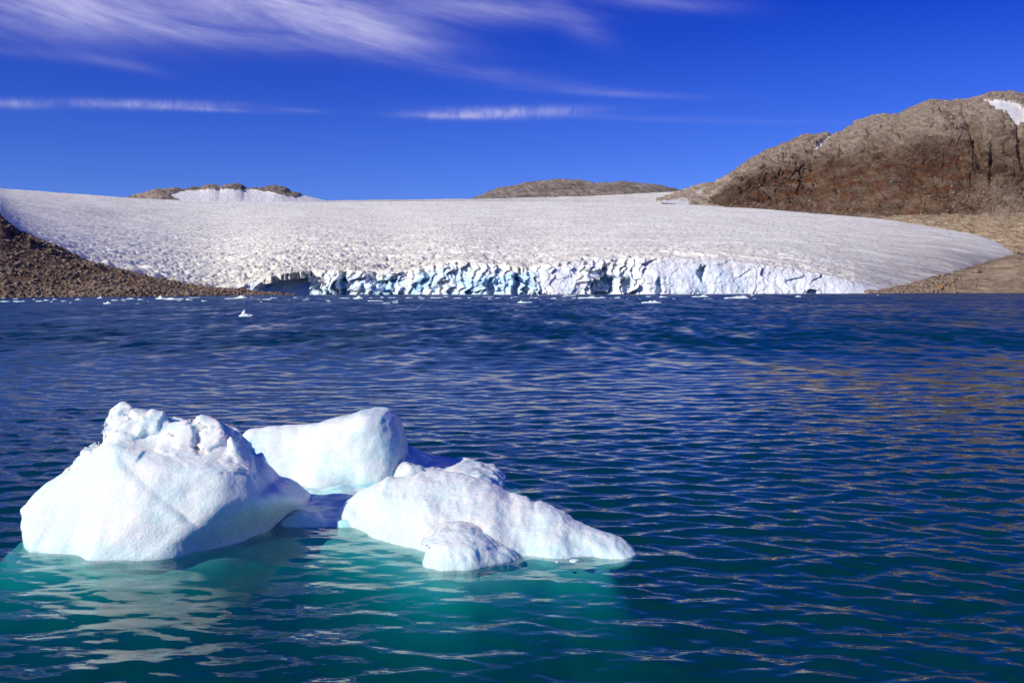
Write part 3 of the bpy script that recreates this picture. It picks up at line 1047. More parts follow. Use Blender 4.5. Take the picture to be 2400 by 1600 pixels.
wgt = (LX > -250) * (LS < 0.97) * (0.3 + 1.2 * sstep(LS, 0.9, 0.1)) * (0.35 + sstep(pn(LV[:, 0] / 30, LV[:, 1] / 30, 0.5), -0.3, 0.5))
scatter("moraine_rubble", LV, LN, wgt, 9000, 0.35, 2.0, 3, M_STONE, "loose brown stones strewn over the moraine slope")
wgt = sstep(RX, 2260, 2180) * (RS < 0.98) + 0.03
scatter("shore_rubble", RV, RN, wgt, 2200, 0.6, 2.6, 4, M_STONE, "grey rubble between the ice margin and the tan slabs")
wgt = (MX < 2440) * sstep(MS, 0.5, 0.2) * (MS > 0.05) * (0.2 + sstep(MX, 2150, 2350))
scatter("talus_rubble", MV, MN, wgt, 2600, 1.0, 3.6, 5, M_STONE, "fallen blocks scattered on the lower mountain slope")

# ---------------------------------------------------------------- surface extraction for ice bodies
def surf_nets(Vf, org, h):
    nx, ny, nz = Vf.shape
    acc_ = np.zeros((nx - 1, ny - 1, nz - 1, 3), np.float32)
    cnt = np.zeros((nx - 1, ny - 1, nz - 1), np.float32)

    def sl(o_):
        return tuple(slice(o_[k], Vf.shape[k] - 1 + o_[k]) for k in range(3))
    for ax in range(3):
        oth = [k for k in range(3) if k != ax]
        for p_ in (0, 1):
            for q_ in (0, 1):
                a = [0, 0, 0]
                a[oth[0]], a[oth[1]] = p_, q_
                b = list(a)
                b[ax] = 1
                va, vb = Vf[sl(a)], Vf[sl(b)]
                m = (va < 0) != (vb < 0)
                t = np.where(m, va / np.where(m, va - vb, 1), 0)
                for k in range(3):
                    acc_[..., k] += m * (a[k] if k != ax else t)
                cnt += m
    act = cnt > 0
    idx = np.full(act.shape, -1, np.int64)
    idx[act] = np.arange(act.sum())
    ijk = np.argwhere(act)
    verts = (acc_[act] / cnt[act][:, None] + ijk) * h + np.array(org)
    faces = []
    for ax in range(3):
        b_, c_ = (ax + 1) % 3, (ax + 2) % 3
        sa = [slice(1, -1)] * 3
        sa[ax] = slice(0, -1)
        sb = [slice(1, -1)] * 3
        sb[ax] = slice(1, None)
        va, vb = Vf[tuple(sa)], Vf[tuple(sb)]
        m = (va < 0) != (vb < 0)
        pos = np.argwhere(m)
        inside = (va < 0)[m]
        pos[:, b_] += 1
        pos[:, c_] += 1

        def cell(db, dc):
            p = pos.copy()
            p[:, b_] += db
            p[:, c_] += dc
            return idx[p[:, 0], p[:, 1], p[:, 2]]
        qd = np.stack([cell(-1, -1), cell(0, -1), cell(0, 0), cell(-1, 0)], -1)
        qd[~inside] = qd[~inside][:, ::-1]
        faces.append(qd)
    return verts.astype(np.float32), np.concatenate(faces)


def smax(a, b, k):
    h_ = np.clip(0.5 - 0.5 * (b - a) / k, 0, 1)
    return b * (1 - h_) + a * h_ + k * h_ * (1 - h_)


def smin(a, b, k):
    return -smax(-a, -b, k)


def pxz(pts):
    out = []
    for x, y, d in pts:
        X_, _, Z_ = to_world(x, y, d)
        out.append((X_, Z_))
    return out


def grid3(lo, hi, h):
    ax = [np.arange(lo[k], hi[k] + h, h, dtype=np.float32) for k in range(3)]
    return ax


def make_body(name, lo, hi, h, sdf, mat, parent, porg, disp=()):
    ax = grid3(lo, hi, h)
    gx, gy, gz = np.meshgrid(*ax, indexing='ij')
    Vf = sdf(gx, gy, gz).astype(np.float32)
    V, Q = surf_nets(Vf, lo, h)
    N = vnormals(V, Q)
    for fn in disp:
        V = V + N * fn(V, N)[:, None].astype(np.float32)
    return mesh_obj(name, V - np.array(porg, np.float32), Q, mat, parent)


# ---------------------------------------------------------------- the iceberg in the foreground
BO = (-2.2, 12.6, 0.0)
berg = empty("iceberg", BO)
tag(berg, "large white iceberg of three joined humps floating in the turquoise water up front", "iceberg")

# tall jagged hump
P_TALL = pxz([(8, 1212, 12.0), (30, 1188, 12.1), (54, 1164, 12.2), (95, 1132, 12.3), (122, 1108, 12.4), (160, 1088, 12.5), (162, 1078, 12.5), (192, 1060, 12.5), (208, 1040, 12.6),
              (238, 1020, 12.6), (243, 990, 12.6), (252, 968, 12.6), (272, 955, 12.6), (300, 962, 12.6), (322, 968, 12.6), (350, 980, 12.7), (385, 978, 12.7), (410, 984, 12.7), (440, 982, 12.7),
              (470, 978, 12.7), (505, 982, 12.8), (535, 986, 12.8), (556, 996, 12.8), (572, 1020, 12.9), (596, 1050, 12.9), (630, 1082, 13.0), (660, 1112, 13.1), (700, 1132, 13.2),
              (722, 1160, 13.2), (716, 1178, 13.2), (690, 1195, 13.1), (640, 1240, 12.6)])
P_TALL += [(-3.0, -0.25), (-3.1, -0.6), (-5.3, -0.6), (-5.62, -0.12)] + pxz([(80, 1284, 11.9), (46, 1264, 11.9), (22, 1236, 12.0)])
YW = [(-6.2, 12.1), (-5.9, 11.75), (-5.6, 11.5), (-5.28, 11.36), (-4.6, 11.31), (-3.9, 11.40), (-3.54, 11.72), (-3.19, 12.28), (-3.03, 12.7), (-2.85, 13.0), (-2.6, 13.3)]
rb = np.random.default_rng(21)
LUMPS = []


def lump(x, y, z, r, flat=1.0):
    ax_ = rb.normal(size=(3, 3))
    q_, _ = np.linalg.qr(ax_)
    LUMPS.append((x, y, z, r * rb.uniform(0.6, 1.25, 3) * [1, 1, flat], q_))


for (cx_, cy3, cz_, r_) in ((-4.57, 12.70, 1.36, 0.055), (-4.40, 12.70, 1.33, 0.07), (-4.62, 12.45, 1.24, 0.06), (-4.25, 12.45, 1.15, 0.07), (-3.95, 12.6, 1.16, 0.065),
                            (-5.28, 12.35, 0.93, 0.05), (-5.12, 12.30, 1.02, 0.06), (-5.42, 12.40, 0.86, 0.045)):
    lump(cx_, cy3, cz_, r_, 1.3)
# the crown is shattered: blocks pushed in and out along flat breaks
SEEDS = np.stack([rb.uniform(-5.7, -3.3, 230), rb.uniform(11.7, 13.4, 230), rb.uniform(0.65, 1.6, 230)], -1)
SHIFT = rb.uniform(-0.08, 0.085, 230)


def sd_tall(x, y, z):
    x2, z2 = x[:, 0, :], z[:, 0, :]
    warp = 0.02 * pn(x2 * 5, z2 * 5, 1.0)
    p = (poly_sd(P_TALL, x2, z2) + warp)[:, None, :]
    xt_ = np.linspace(-7, -2, 240)
    yt_ = curve(YW, xt_, 9)
    yf = np.interp(x2 - 0.52 * sstep(z2, -0.02, 0.60), xt_, yt_)[:, None, :] + 0.58 * np.maximum(z, 0) + 0.25 * np.maximum(z - 0.75, 0) - 0.15 * np.minimum(z, 0)
    # dent on the snout, diagonal facet across the face, notch low on the right
    yf = yf + 0.06 * np.exp(-((x + 5.46 - 0.22 * z) / 0.09) ** 2) * sstep(z, 0.62, 0.40)
    dg = (x + 3.95) * 0.55 + (z - 0.52) * 0.83
    yf = yf + 0.020 * np.tanh(dg / 0.02) * sstep(x, -4.9, -4.6) * sstep(x, -3.55, -3.8)
    yf = yf + 0.035 * np.exp(-((dg - 0.01) / 0.03) ** 2 - ((x + 3.74) / 0.14) ** 2)
    yf = yf + 0.20 * np.tanh((z - 1.05 + 0.16 * (x + 4.2)) / 0.05) * sstep(x, -5.1, -4.7)
    yb = 13.55 - 0.45 * z + 0.1 * np.sin(2.3 * x)
    d = smax(p, (yf - y) * 0.8, 0.20)
    d = smax(d, (y - yb) * 0.85, 0.22)
    xa, ya, za = x[:, 0, 0], y[0, :, 0], z[0, 0, :]
    for (a, b, c, r, R) in LUMPS:
        m = float(max(r)) * 1.8 + 0.08
        w_ = tuple(slice(*np.searchsorted(v_, (o_ - m, o_ + m))) for v_, o_ in ((xa, a), (ya, b), (za, c)))
        P_ = np.stack([x[w_] - a, y[w_] - b, z[w_] - c], -1) @ R.T.astype(np.float32)
        q_ = np.abs(P_) - np.array(r, np.float32) * 0.72
        bx = np.sqrt((np.maximum(q_, 0) ** 2).sum(-1)) + np.minimum(q_.max(-1), 0) - 0.28 * float(min(r))
        d[w_] = smin(d[w_], bx, 0.045)
    crown = np.maximum(sstep(z + 0.15 * (x + 4.2), 0.90, 1.08), sstep(z - 0.75 * (x + 5.3), 0.84, 0.98) * sstep(x, -4.6, -4.9) * sstep(z, 0.66, 0.78))
    near = np.nonzero((np.abs(d) < 0.22) & (crown > 0.01))
    P3 = np.stack([x[near], y[near], z[near]], -1).astype(np.float32)
    P3 = P3 + 0.03 * np.stack([pn(P3[:, 0] * 9, P3[:, 1] * 9, P3[:, 2] * 9 + 7 * k_) for k_ in range(3)], -1)
    best = np.full(len(P3), 1e9, np.float32)
    sec = best.copy()
    sh = np.zeros(len(P3), np.float32)
    for sd_, of_ in zip(SEEDS.astype(np.float32), SHIFT):
        q_ = ((P3 - sd_) ** 2 * np.float32([1, 1, 0.8])).sum(-1)
        m_ = q_ < best
        sec = np.where(m_, best, np.minimum(sec, q_))
        best = np.where(m_, q_, best)
        sh[m_] = of_
    gap = np.sqrt(sec) - np.sqrt(best)
    d[near] += crown[near] * sh * sstep(gap, 0.0, 0.012)
    return d


def d_tall(V, N):
    x, y, z = V.T
    crown = np.maximum(sstep(z + 0.15 * (x + 4.2), 0.88, 1.04), sstep(z - 0.75 * (x + 5.3), 0.80, 0.92) * sstep(x, -4.7, -4.9) * sstep(z, 0.7, 0.8))
    return (0.06 * fbm(x * 1.3, y * 1.3, z * 1.3, 3) + 0.014 * fbm(x * 4.5, y * 4.5, z * 4.5, 4, 0.6)
            + crown * 0.012 * fbm(x * 7, y * 7, z * 7, 3, 0.6) + 0.003 * pn(x * 26, y * 26, z * 26))


make_body("jagged_hump", (-6.5, 11.0, -0.7), (-2.4, 13.9, 1.75), 0.022, sd_tall, M_ICE, berg, BO, [d_tall])["label"] = "tall hump with a broken knobbly crown"

# rounded block behind
P_BLOCK = pxz([(545, 1022, 15.2), (565, 1017, 15.2), (610, 1012, 15.2), (690, 1010, 15.2), (720, 1004, 15.1), (760, 992, 15.1), (800, 986, 15.1), (835, 976, 15.0), (862, 971, 15.0), (893, 974, 15.0), (915, 990, 15.1),
               (933, 1020, 15.2), (943, 1060, 15.3), (946, 1095, 15.3), (938, 1118, 15.3)]) + [(-1.85, -0.35), (-4.4, -0.35), (-4.5, 0.5)]
XE = -2.13


def sd_block(x, y, z):
    x2, z2 = x[:, 0, :], z[:, 0, :]
    p = (poly_sd(P_BLOCK, x2, z2) + 0.015 * pn(x2 * 4, z2 * 4, 5.0))[:, None, :]
    dxl = x - (XE - 0.10 * z)
    yf = 14.72 + 0.22 * np.maximum(z, 0) + 0.16 * -dxl + 1.01 * 0.16 * np.log1p(np.exp(np.clip(dxl / 0.16, -30, 30))) + 0.10 * np.sin(1.8 * x + 1)
    yf = yf + 0.5 * sstep(x, -2.9, -3.4) + 0.25 * sstep(z, 0.16, 0.0) * np.exp(-((x + 2.5) / 0.35) ** 2) * 0
    yf = yf - 0.5 * sstep(z, 0.42, 0.0) * sstep(x, -2.3, -2.9)
    yb = 16.6 - 0.35 * z
    d = smax(p, (yf - y) * 0.85, 0.30)
    return smax(d, (y - yb) * 0.9, 0.4)


def d_block(V, N):
    x, y, z = V.T
    return 0.05 * fbm(x * 1.5, y * 1.5, z * 1.5, 3) + 0.012 * fbm(x * 6, y * 6, z * 6, 3) + 0.004 * pn(x * 26, y * 26, z * 26)


make_body("rounded_block", (-4.8, 14.1, -0.45), (-1.45, 17.0, 1.45), 0.026, sd_block, M_ICE_SOFT, berg, BO, [d_block])["label"] = "smooth rounded block at the back of the iceberg"

# long sloping ridge towards the right
P_RIDGE = pxz([(800, 1192, 13.0), (822, 1172, 13.0), (860, 1156, 13.0), (905, 1132, 13.0), (960, 1122, 13.0), (1030, 1114, 13.0), (1070, 1118, 12.9), (1115, 1126, 12.8), (1160, 1137, 12.7), (1196, 1158, 12.6), (1215, 1160, 12.55),
               (1252, 1180, 12.4), (1290, 1183, 12.3), (1325, 1204, 12.1), (1360, 1224, 11.95), (1400, 1246, 11.7), (1440, 1264, 11.5), (1470, 1286, 11.4), (1488, 1302, 11.3)]) + [(1.30, -0.10), (0.6, -0.4), (-2.0, -0.4), (-2.3, 0.0)]
YR = [(-2.4, 13.0), (-1.9, 12.55), (-1.62, 12.05), (-1.3, 11.75), (-1.0, 11.45), (-0.5, 11.25), (0.0, 11.25), (0.6, 11.25), (1.2, 11.18), (1.5, 11.2)]
YC = [(-2.4, 13.4), (-1.8, 13.2), (-0.8, 13.0), (0.0, 12.5), (0.6, 12.0), (1.2, 11.5), (1.5, 11.4)]


def sd_ridge(x, y, z):
    x1 = x[:, 0, 0]
    x2, z2 = x[:, 0, :], z[:, 0, :]
    p = (poly_sd(P_RIDGE, x2, z2) + 0.02 * pn(x2 * 5, z2 * 5, 3.0))[:, None, :]
    yw_ = curve(YR, x1, 5)[:, None, None]
    yc_ = curve(YC, x1, 5)[:, None, None]
    P = np.array(P_RIDGE[:19])
    zt = np.interp(x1, P[:, 0], P[:, 1])[:, None, None] + 0.02
    # front slope: steep at the water, then easing towards the crest
    f = np.clip(z / np.maximum(zt, 0.02), -0.5, 1.2)
    yf = yw_ + (yc_ - yw_) * (0.35 * f + 0.6 * np.maximum(f, 0) ** 2.2)
    yf = yf + 0.05 * np.sin(9 * x + 4 * z) * sstep(x, -1.4, -0.6)
    slope = 1 / np.sqrt(1 + ((yc_ - yw_) * 0.9 / np.maximum(zt, 0.1)) ** 2)
    yb = yc_ + 0.30 + 0.35 * np.maximum(zt - z, 0)
    d = smax(p, (yf - y) * slope, 0.10)
    return smax(d, (y - yb) * 0.8, 0.12)


def d_ridge(V, N):
    x, y, z = V.T
    return (0.06 * fbm(x * 2.0, y * 0.9, z * 2.0, 3) + 0.022 * fbm(x * 5.0, y * 1.6, z * 3.0, 3, ridged=True)
            + 0.006 * fbm(x * 14, y * 10, z * 14, 2))


make_body("sloping_ridge", (-2.6, 10.9, -0.45), (1.65, 14.3, 0.85), 0.022, sd_ridge, M_ICE, berg, BO, [d_ridge])["label"] = "long low ridge tapering to a point in the water"

# small knob in front of the ridge
P_KNOB = pxz([(980, 1284, 11.0), (1000, 1272, 11.0), (1032, 1260, 11.0), (1070, 1256, 11.0), (1100, 1262, 11.0), (1135, 1276, 11.0), (1165, 1292, 11.0), (1195, 1302, 11.0)]) + [(0.25, -0.2), (-1.0, -0.2), (-0.98, 0.05), (-0.90, 0.16)]


def sd_knob(x, y, z):
    x2, z2 = x[:, 0, :], z[:, 0, :]
    p = poly_sd(P_KNOB, x2, z2)[:, None, :]
    yf = 10.80 + 0.75 * np.maximum(z, 0) + 0.9 * np.maximum(np.abs(x + 0.60) - 0.15, 0) * 0.8 + 0.10 * np.tanh((z - 0.22) / 0.03)
    d = smax(p, (yf - y) * 0.8, 0.10)
    return smax(d, (y - 11.9 + 0.3 * z) * 0.8, 0.12)


def d_knob(V, N):
    x, y, z = V.T
    return 0.03 * fbm(x * 3, y * 3, z * 3, 3) + 0.018 * fbm(x * 9, y * 9, z * 3, 3, ridged=True)


make_body("knob", (-1.25, 10.4, -0.3), (0.5, 12.2, 0.6), 0.02, sd_knob, M_ICE, berg, BO, [d_knob])["label"] = "small knob with an undercut ledge at the waterline"

# ledge behind the ridge
P_LEDGE = pxz([(900, 1050, 16.2), (950, 1062, 16.2), (985, 1072, 16.2), (1010, 1086, 16.1), (1050, 1094, 16.0), (1090, 1098, 15.8), (1120, 1104, 15.6), (1150, 1118, 15.5), (1170, 1134, 15.4)]) + [(0.1, -0.3), (-2.3, -0.3)]


def sd_ledge(x, y, z):
    p = poly_sd(P_LEDGE, x[:, 0, :], z[:, 0, :])[:, None, :]
    yf = 15.0 + 0.7 * np.maximum(z, 0) + 0.1 * np.sin(5 * x)
    return smax(smax(p, (yf - y) * 0.8, 0.08), (y - 16.9 + 0.3 * z + 0.5 * sstep(x, -1.2, 0.0)) * 0.8, 0.1)


make_body("rear_ledge", (-2.5, 14.7, -0.35), (0.3, 17.1, 0.75), 0.03, sd_ledge, M_ICE, berg, BO,
          [lambda V, N: 0.07 * fbm(V[:, 0] * 2.5, V[:, 1] * 2.5, V[:, 2] * 2.5, 4, ridged=True)])["label"] = "low shaded ledge behind the ridge"


# wet blue shelf joining the humps just above the water
def sd_shelf(x, y, z):
    top = 0.085 + 0.13 * fbm(x[:, :, 0] * 1.5, y[:, :, 0] * 1.5, 2.0, 3) + 0.10 * np.exp(-((x[:, :, 0] + 2.3) / 0.5) ** 2 - ((y[:, :, 0] - 14.3) / 0.7) ** 2)
    e = ((x[:, :, 0] + 2.35) / 1.25) ** 2 + ((y[:, :, 0] - 14.0) / 1.45) ** 2
    top = top - 0.5 * np.maximum(e - 0.75, 0)
    return np.maximum(z - top[:, :, None], -0.4 - z)


make_body("wet_shelf", (-4.2, 12.0, -0.5), (-0.6, 15.9, 0.4), 0.03, sd_shelf, M_CLEAR, berg, BO,
          [lambda V, N: 0.012 * fbm(V[:, 0] * 8, V[:, 1] * 8, V[:, 2] * 8, 3)])["label"] = "wet blue ice shelf between the humps"


# the foot under water
FOOT = [(-5.95, 12.4), (-5.65, 11.5), (-5.28, 11.34), (-4.6, 11.28), (-3.9, 11.38), (-3.5, 11.70), (-3.0, 12.3), (-2.5, 12.7), (-1.95, 12.4), (-1.62, 11.95), (-1.2, 11.55), (-0.98, 11.0),
        (-0.55, 10.72), (-0.1, 10.95), (0.3, 11.20), (0.95, 11.25), (1.0, 11.5), (0.5, 12.4), (-0.3, 13.4), (0.0, 15.6), (-1.5, 16.8), (-4.2, 16.5), (-5.7, 13.6)]


def sd_foot(x, y, z):
    x2, y2 = x[:, :, 0], y[:, :, 0]
    dd_ = poly_sd(FOOT, x2, y2) + 0.10 * fbm(x2 * 1.3, y2 * 1.3, 4.0, 3)
    reach = 1.25 - 0.75 * sstep(x2, -6.0, -6.8)
    top = -0.055 - reach * np.maximum(dd_ - 0.18, 0) ** 1.1 - 0.10 * np.maximum(dd_, 0) + 0.03 * fbm(x2 * 2.2, y2 * 2.2, 7.0, 3)
    return np.maximum((z - top[:, :, None]) * 0.8, -3.4 - z)


make_body("submerged_foot", (-9.0, 8.3, -3.6), (3.6, 18.5, 0.2), 0.07, sd_foot, M_FOOT, berg, BO, [lambda V, N: -0.03 + 0 * V[:, 0]])["label"] = "pale foot of the iceberg seen through the water"

# ---------------------------------------------------------------- drifting ice
def floe_mesh(name, seed, w, d, h, peaks, mat):
    """an uneven slab: plan outline from noise, humps on top; peaks = [(x, y, height, width)] in fractions"""
    rng = np.random.default_rng(seed)
    na, nr = 26, 7
    ph = rng.uniform(0, 6.28, 6)
    an = np.linspace(0, 2 * math.pi, na, endpoint=False)
    rad = 1 + sum(rng.uniform(0.04, 0.16) / (k * 0.5 + 0.5) * np.sin(k * an + ph[k - 1]) for k in range(1, 6))
    V = [[0, 0, 0]]
    rs = np.linspace(0, 1, nr + 1)[1:]
    for r in rs:
        for a_, q_ in zip(an, rad):
            V.append([0.5 * w * r * q_ * math.cos(a_), 0.5 * d * r * q_ * math.sin(a_), 0])
    V = np.array(V)
    u, t = V[:, 0] / (0.5 * w), V[:, 1] / (0.5 * d)
    z = 0.42 * h * (0.6 + 0.8 * fbm(V[:, 0] / w * 5 + seed, V[:, 1] / d * 3, seed * 0.7, 3))
    for (cx, cy2, hh, ww) in peaks:
        z = z + hh * h * np.exp(-((u - cx) / ww) ** 2 - ((t - cy2) / max(ww, 0.45)) ** 2)
    z = z + 0.10 * h * rng.normal(size=len(z))
    rr = np.sqrt(u ** 2 + t ** 2)
    V[:, 2] = np.maximum(z, 0.06 * h)
    n0 = 1 + (nr - 1) * na
    V[n0:, 2] = np.maximum(V[n0:, 2] * 0.6, 0.15 * h)
    skirt = V[n0:].copy()
    skirt[:, :2] *= 0.97
    skirt[:, 2] = -0.3 * h - min(0.35, 0.12 * w)
    V = np.concatenate([V, skirt])
    F_ = []
    for k in range(na):
        F_.append([0, 1 + k, 1 + (k + 1) % na])
    for i in range(nr):
        for k in range(na):
            a0, b0 = 1 + i * na + k, 1 + i * na + (k + 1) % na
            F_.append([a0, a0 + na, b0 + na])
            F_.append([a0, b0 + na, b0])
    return V, np.array(F_)


M_FLOE = mat_ice("floe_ice", 0.25, 0.5, 0.0)


def floe(x, y, wpx, hpx, label, seed, peaks=(), group=None, ratio=0.55, name="ice_floe"):
    dist = min(H * F / max(y - yh(x), 1.0), np.interp(x, *zip(*SHORE)) - 9)
    X_ = (x - 1200) / F * dist
    w = wpx / F * dist
    h = hpx / F * dist
    # for very grazing views the length towards the eye adds almost nothing to the height seen
    V, F_ = floe_mesh(name, seed, w, w * ratio, h, peaks, M_FLOE)
    o_ = mesh_obj(name, V, F_, M_FLOE, smooth=True)
    o_.location = (X_, dist, 0)
    tag(o_, label, "ice floe", group)
    return o_


SPECIAL = [
    (578, 742, 36, 13, "lone small white floe with a fin, nearest to the big iceberg in mid lake", [(-0.35, 0, 1.0, 0.22)], 0.5),
    (378, 701, 24, 7, "humped floe at the left end of the long row off the moraine point", [(-0.1, 0, 0.9, 0.4)], 0.5),
    (408, 702, 52, 5, "long low floe touching the humped one off the moraine point", [(-0.3, 0, 0.8, 0.25)], 0.4),
    (548, 700, 46, 3, "long flat floe below the tip of the brown moraine", [(0.3, 0, 0.5, 0.3)], 0.4),
    (566, 699, 30, 6, "rounded low floe just off the tip of the brown moraine", [(0.0, 0, 0.8, 0.5)], 0.45),
    (252, 712, 18, 5, "small pointed floe out from the left shore, nearer than its neighbours", [(0.1, 0, 1.0, 0.3)], 0.5),
    (880, 705.5, 36, 3.5, "long flat floe below the middle of the blue ice cliff", [], 0.4),
    (905, 711, 20, 3, "thin flat floe, nearest of those below the blue ice cliff", [], 0.4),
    (840, 700, 24, 6, "lumpy floe below the lit pillars of the blue ice cliff", [(0.1, 0, 0.7, 0.4)], 0.45),
    (1232, 709, 36, 4.5, "low boat-shaped floe with a raised left end, in mid lake", [(-0.6, 0, 0.8, 0.2)], 0.4),
    (1528, 709.5, 46, 5.5, "long floe with small humps, nearest below the white cliff", [(-0.2, 0, 0.7, 0.15), (0.25, 0, 0.6, 0.2)], 0.4),
    (1335, 693.5, 30, 4, "flat white floe close under the dark notch of the cliff", [], 0.4),
    (1385, 699, 68, 5, "long chain-like floe below the dark notch of the cliff", [(0.1, 0, 0.8, 0.2), (-0.7, 0, 0.4, 0.1)], 0.35),
    (1640, 696, 40, 5, "tilted floe rising to its right end below the blue cleft", [(0.5, 0, 0.8, 0.3)], 0.4),
    (1728, 699.5, 56, 7, "largest white floe on the right, knobbly, below the white cliff", [(0.0, 0, 0.5, 0.3), (0.6, 0, 0.7, 0.25)], 0.4),
    (1871, 696, 14, 4, "rightmost small white floe, alone below the cliff end", [(0, 0, 0.6, 0.5)], 0.5),
    (183, 703, 14, 4, "small floe with a white top close to the left moraine shore", [(0.1, 0, 0.6, 0.4)], 0.5),
    (235, 699, 12, 5, "tiny peaked floe against the left moraine shore", [(0.1, 0, 0.9, 0.3)], 0.5),
]
for k, (x, y, w, h, lab, pk, ra) in enumerate(SPECIAL):
    floe(x, y, w, h, lab, 100 + k, pk, None, ra)

SMALL = [
    ("small flat white floe drifting off the left moraine shore", "small floes off the moraine",
     [(12, 707, 26, 3), (45, 707, 30, 3), (92, 706, 18, 3), (8, 699, 10, 2.5), (38, 701, 14, 4), (110, 704, 14, 3), (127, 702, 12, 2.5), (150, 706, 12, 3), (270, 704, 16, 3.5), (290, 703, 10, 3), (307, 701, 22, 3.5),
      (330, 702.5, 14, 3.5), (322, 712, 9, 2.5), (347, 707, 4, 2.5), (445, 703, 18, 3), (478, 706, 14, 3), (455, 698, 26, 3), (440, 700, 10, 2), (80, 702, 8, 2), (55, 705, 6, 2), (165, 709, 5, 2), (122, 707, 7, 2), (292, 706, 8, 2), (420, 705, 9, 2)]),
    ("small flat white floe drifting below the blue shaded ice cliff", "small floes below the blue cliff",
     [(590, 697.5, 8, 2), (607, 702, 9, 2.5), (627, 702, 22, 4), (640, 699, 16, 3), (612, 708, 6, 2), (573, 706, 5, 2), (692, 697.5, 10, 2), (720, 700, 10, 2), (716, 703.5, 16, 2.5), (766, 703, 12, 2), (770, 706, 10, 2), (677, 703, 4, 2),
      (808, 699, 26, 3.5), (870, 698.5, 8, 2.5), (896, 697.5, 10, 3), (922, 698, 20, 3), (927, 707, 14, 3), (928, 710, 14, 3), (960, 698.5, 18, 3), (985, 697, 12, 3.5), (990, 700, 12, 3), (1022, 698.5, 34, 4), (1046, 696, 14, 3),
      (1072, 699, 22, 3), (1100, 698, 9, 2), (1144, 695.5, 26, 2.5), (1167, 698.5, 12, 2.5), (1148, 700, 8, 2), (1200, 698, 8, 2), (1210, 696.5, 12, 2.5), (842, 697.5, 12, 2)]),
    ("small flat white floe drifting below the white right part of the cliff", "small floes below the white cliff",
     [(1244, 697.5, 8, 2), (1256, 698, 12, 2.5), (1263, 693, 6, 2), (1298, 700, 16, 3), (1266, 702, 5, 1.5), (1322, 695.5, 10, 2), (1388, 692.5, 14, 2), (1412, 697.5, 18, 2.5), (1449, 698.5, 16, 3.5), (1432, 698, 9, 1.5), (1470, 701, 8, 1.5),
      (1519, 695.5, 12, 3.5), (1556, 696.5, 20, 3.5), (1500, 700.5, 6, 1.5), (1652, 701, 8, 1.5), (1665, 700.5, 14, 2), (1763, 692.5, 12, 2.5), (1768, 700, 9, 2), (1700, 689, 16, 1.5), (1740, 689, 10, 1.5), (2032, 687.2, 18, 1.6), (2058, 691, 5, 2), (1580, 700, 8, 1.5), (1345, 699, 12, 2)]),
]
ORD = ("first second third fourth fifth sixth seventh eighth ninth tenth eleventh twelfth thirteenth fourteenth fifteenth sixteenth seventeenth "
       "eighteenth nineteenth twentieth twenty-first twenty-second twenty-third twenty-fourth twenty-fifth twenty-sixth twenty-seventh twenty-eighth "
       "twenty-ninth thirtieth thirty-first thirty-second").split()
k = 300
for lab, grp, lst in SMALL:
    for n_, (x, y, w, h) in enumerate(sorted(lst)):
        size = "tiny" if w < 9 else "small" if w < 17 else "longish"
        floe(x, y, w, h, size + " white floe, " + ORD[n_] + " from the left of the " + grp, k,
             [(random.uniform(-0.6, 0.6), 0, 0.5, 0.35)] if k % 2 else [], grp, 0.5)
        k += 1
# brash bits by the ridge
for n_, (x, y, w, h, lab) in enumerate([(1345, 1321, 22, 5, "largest of three white ice chips afloat below the tip of the iceberg's ridge"),
                                        (1316, 1313, 9, 3, "small white ice chip afloat closest under the iceberg's ridge"),
                                        (1304, 1324, 9, 3, "leftmost small white ice chip afloat below the iceberg's ridge")]):
    c_ = floe(x, y, w, h, lab, 900 + n_, [], "ice chips by the iceberg", 0.7, "ice_chip")
    c_["category"] = "ice chip"
    c_.location.z = 0.04

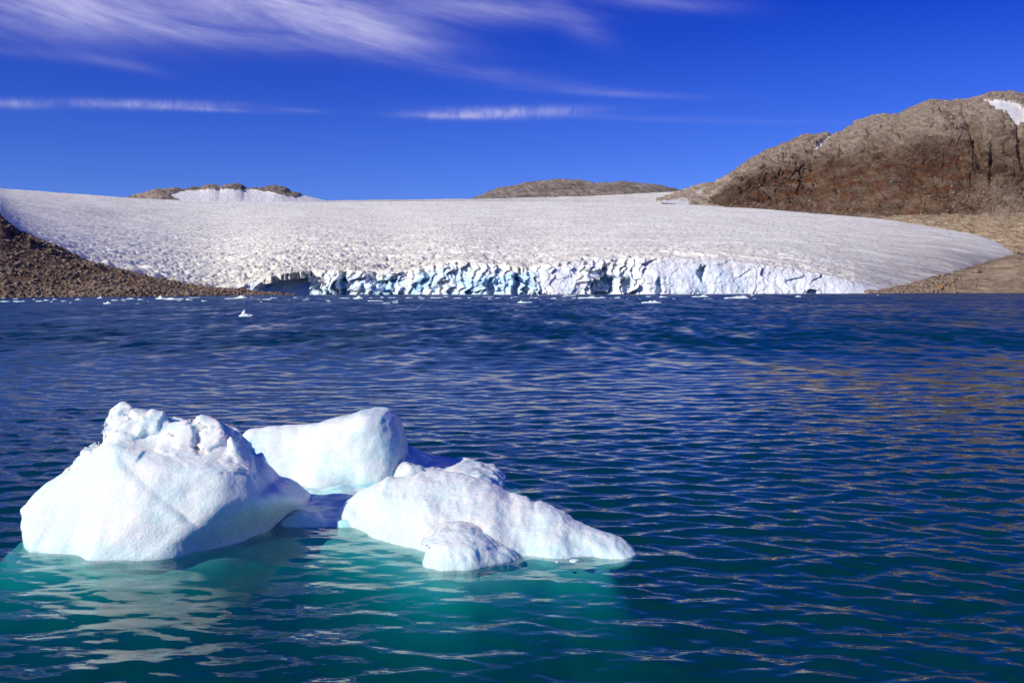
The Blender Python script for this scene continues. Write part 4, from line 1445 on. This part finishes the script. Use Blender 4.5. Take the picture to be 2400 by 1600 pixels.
# ---------------------------------------------------------------- single boulders that stand out
def boulder(x, y, on, wpx, hpx, label, seed, mat):
    PX = 1200 + on[:, 0] / on[:, 1] * F
    PY = yh(PX) - (on[:, 2] - H) / on[:, 1] * F
    k_ = np.argmin((PX - x) ** 2 + (PY - y) ** 2)
    X_, Y_, Z_ = (float(v_) for v_ in on[k_])
    dist = Y_
    rng = np.random.default_rng(seed)
    ax = [np.linspace(-1, 1, 9)] * 3
    n = 12
    V, F_ = [], []
    for i in range(n + 1):
        th = math.pi * i / n
        for j in range(2 * n):
            ph = math.pi * j / n
            V.append([math.sin(th) * math.cos(ph), math.sin(th) * math.sin(ph), math.cos(th)])
    V = np.array(V)
    # cut by random planes for an angular stone
    for _ in range(9):
        nn = rng.normal(size=3)
        nn /= np.linalg.norm(nn)
        lim = rng.uniform(0.6, 0.85)
        dd = V @ nn
        V = V - np.maximum(dd - lim, 0)[:, None] * nn
    V *= (1 + 0.08 * fbm(V[:, 0] * 3 + seed, V[:, 1] * 3, V[:, 2] * 3, 3))[:, None]
    for i in range(n):
        for j in range(2 * n):
            a0, b0 = i * 2 * n + j, i * 2 * n + (j + 1) % (2 * n)
            F_.append([a0, a0 + 2 * n, b0 + 2 * n, b0])
    w, h = wpx / F * dist, hpx / F * dist
    V = V * [w * 0.6, w * 0.5, h * 0.75]
    Z_ += h * 0.25
    ob = mesh_obj("boulder", V, np.array(F_), mat, smooth=False)
    ob.location = (X_, Y_, Z_)
    return tag(ob, label, "boulder")


M_OCHRE = mat_rock("ochre_rock", (0.24, 0.12, 0.035), (0.46, 0.28, 0.10), None, None, 6.0)
boulder(2290, 638, RV, 15, 9, "brown boulder lying at the ice margin above the tan slabs", 1, M_STONE)
boulder(2206, 680, RV, 15, 16, "ochre block of rock on the far right shore beside the gravel", 2, M_OCHRE)
boulder(2235, 662, RV, 8, 7, "small ochre block above the larger one on the far shore", 3, M_OCHRE)
boulder(2237, 681, RV, 7, 9, "small rust-brown block at the water right of the ochre one", 4, M_OCHRE)
boulder(77, 694, LV, 10, 6, "pale boulder at the water's edge of the left moraine", 5, M_STONE)
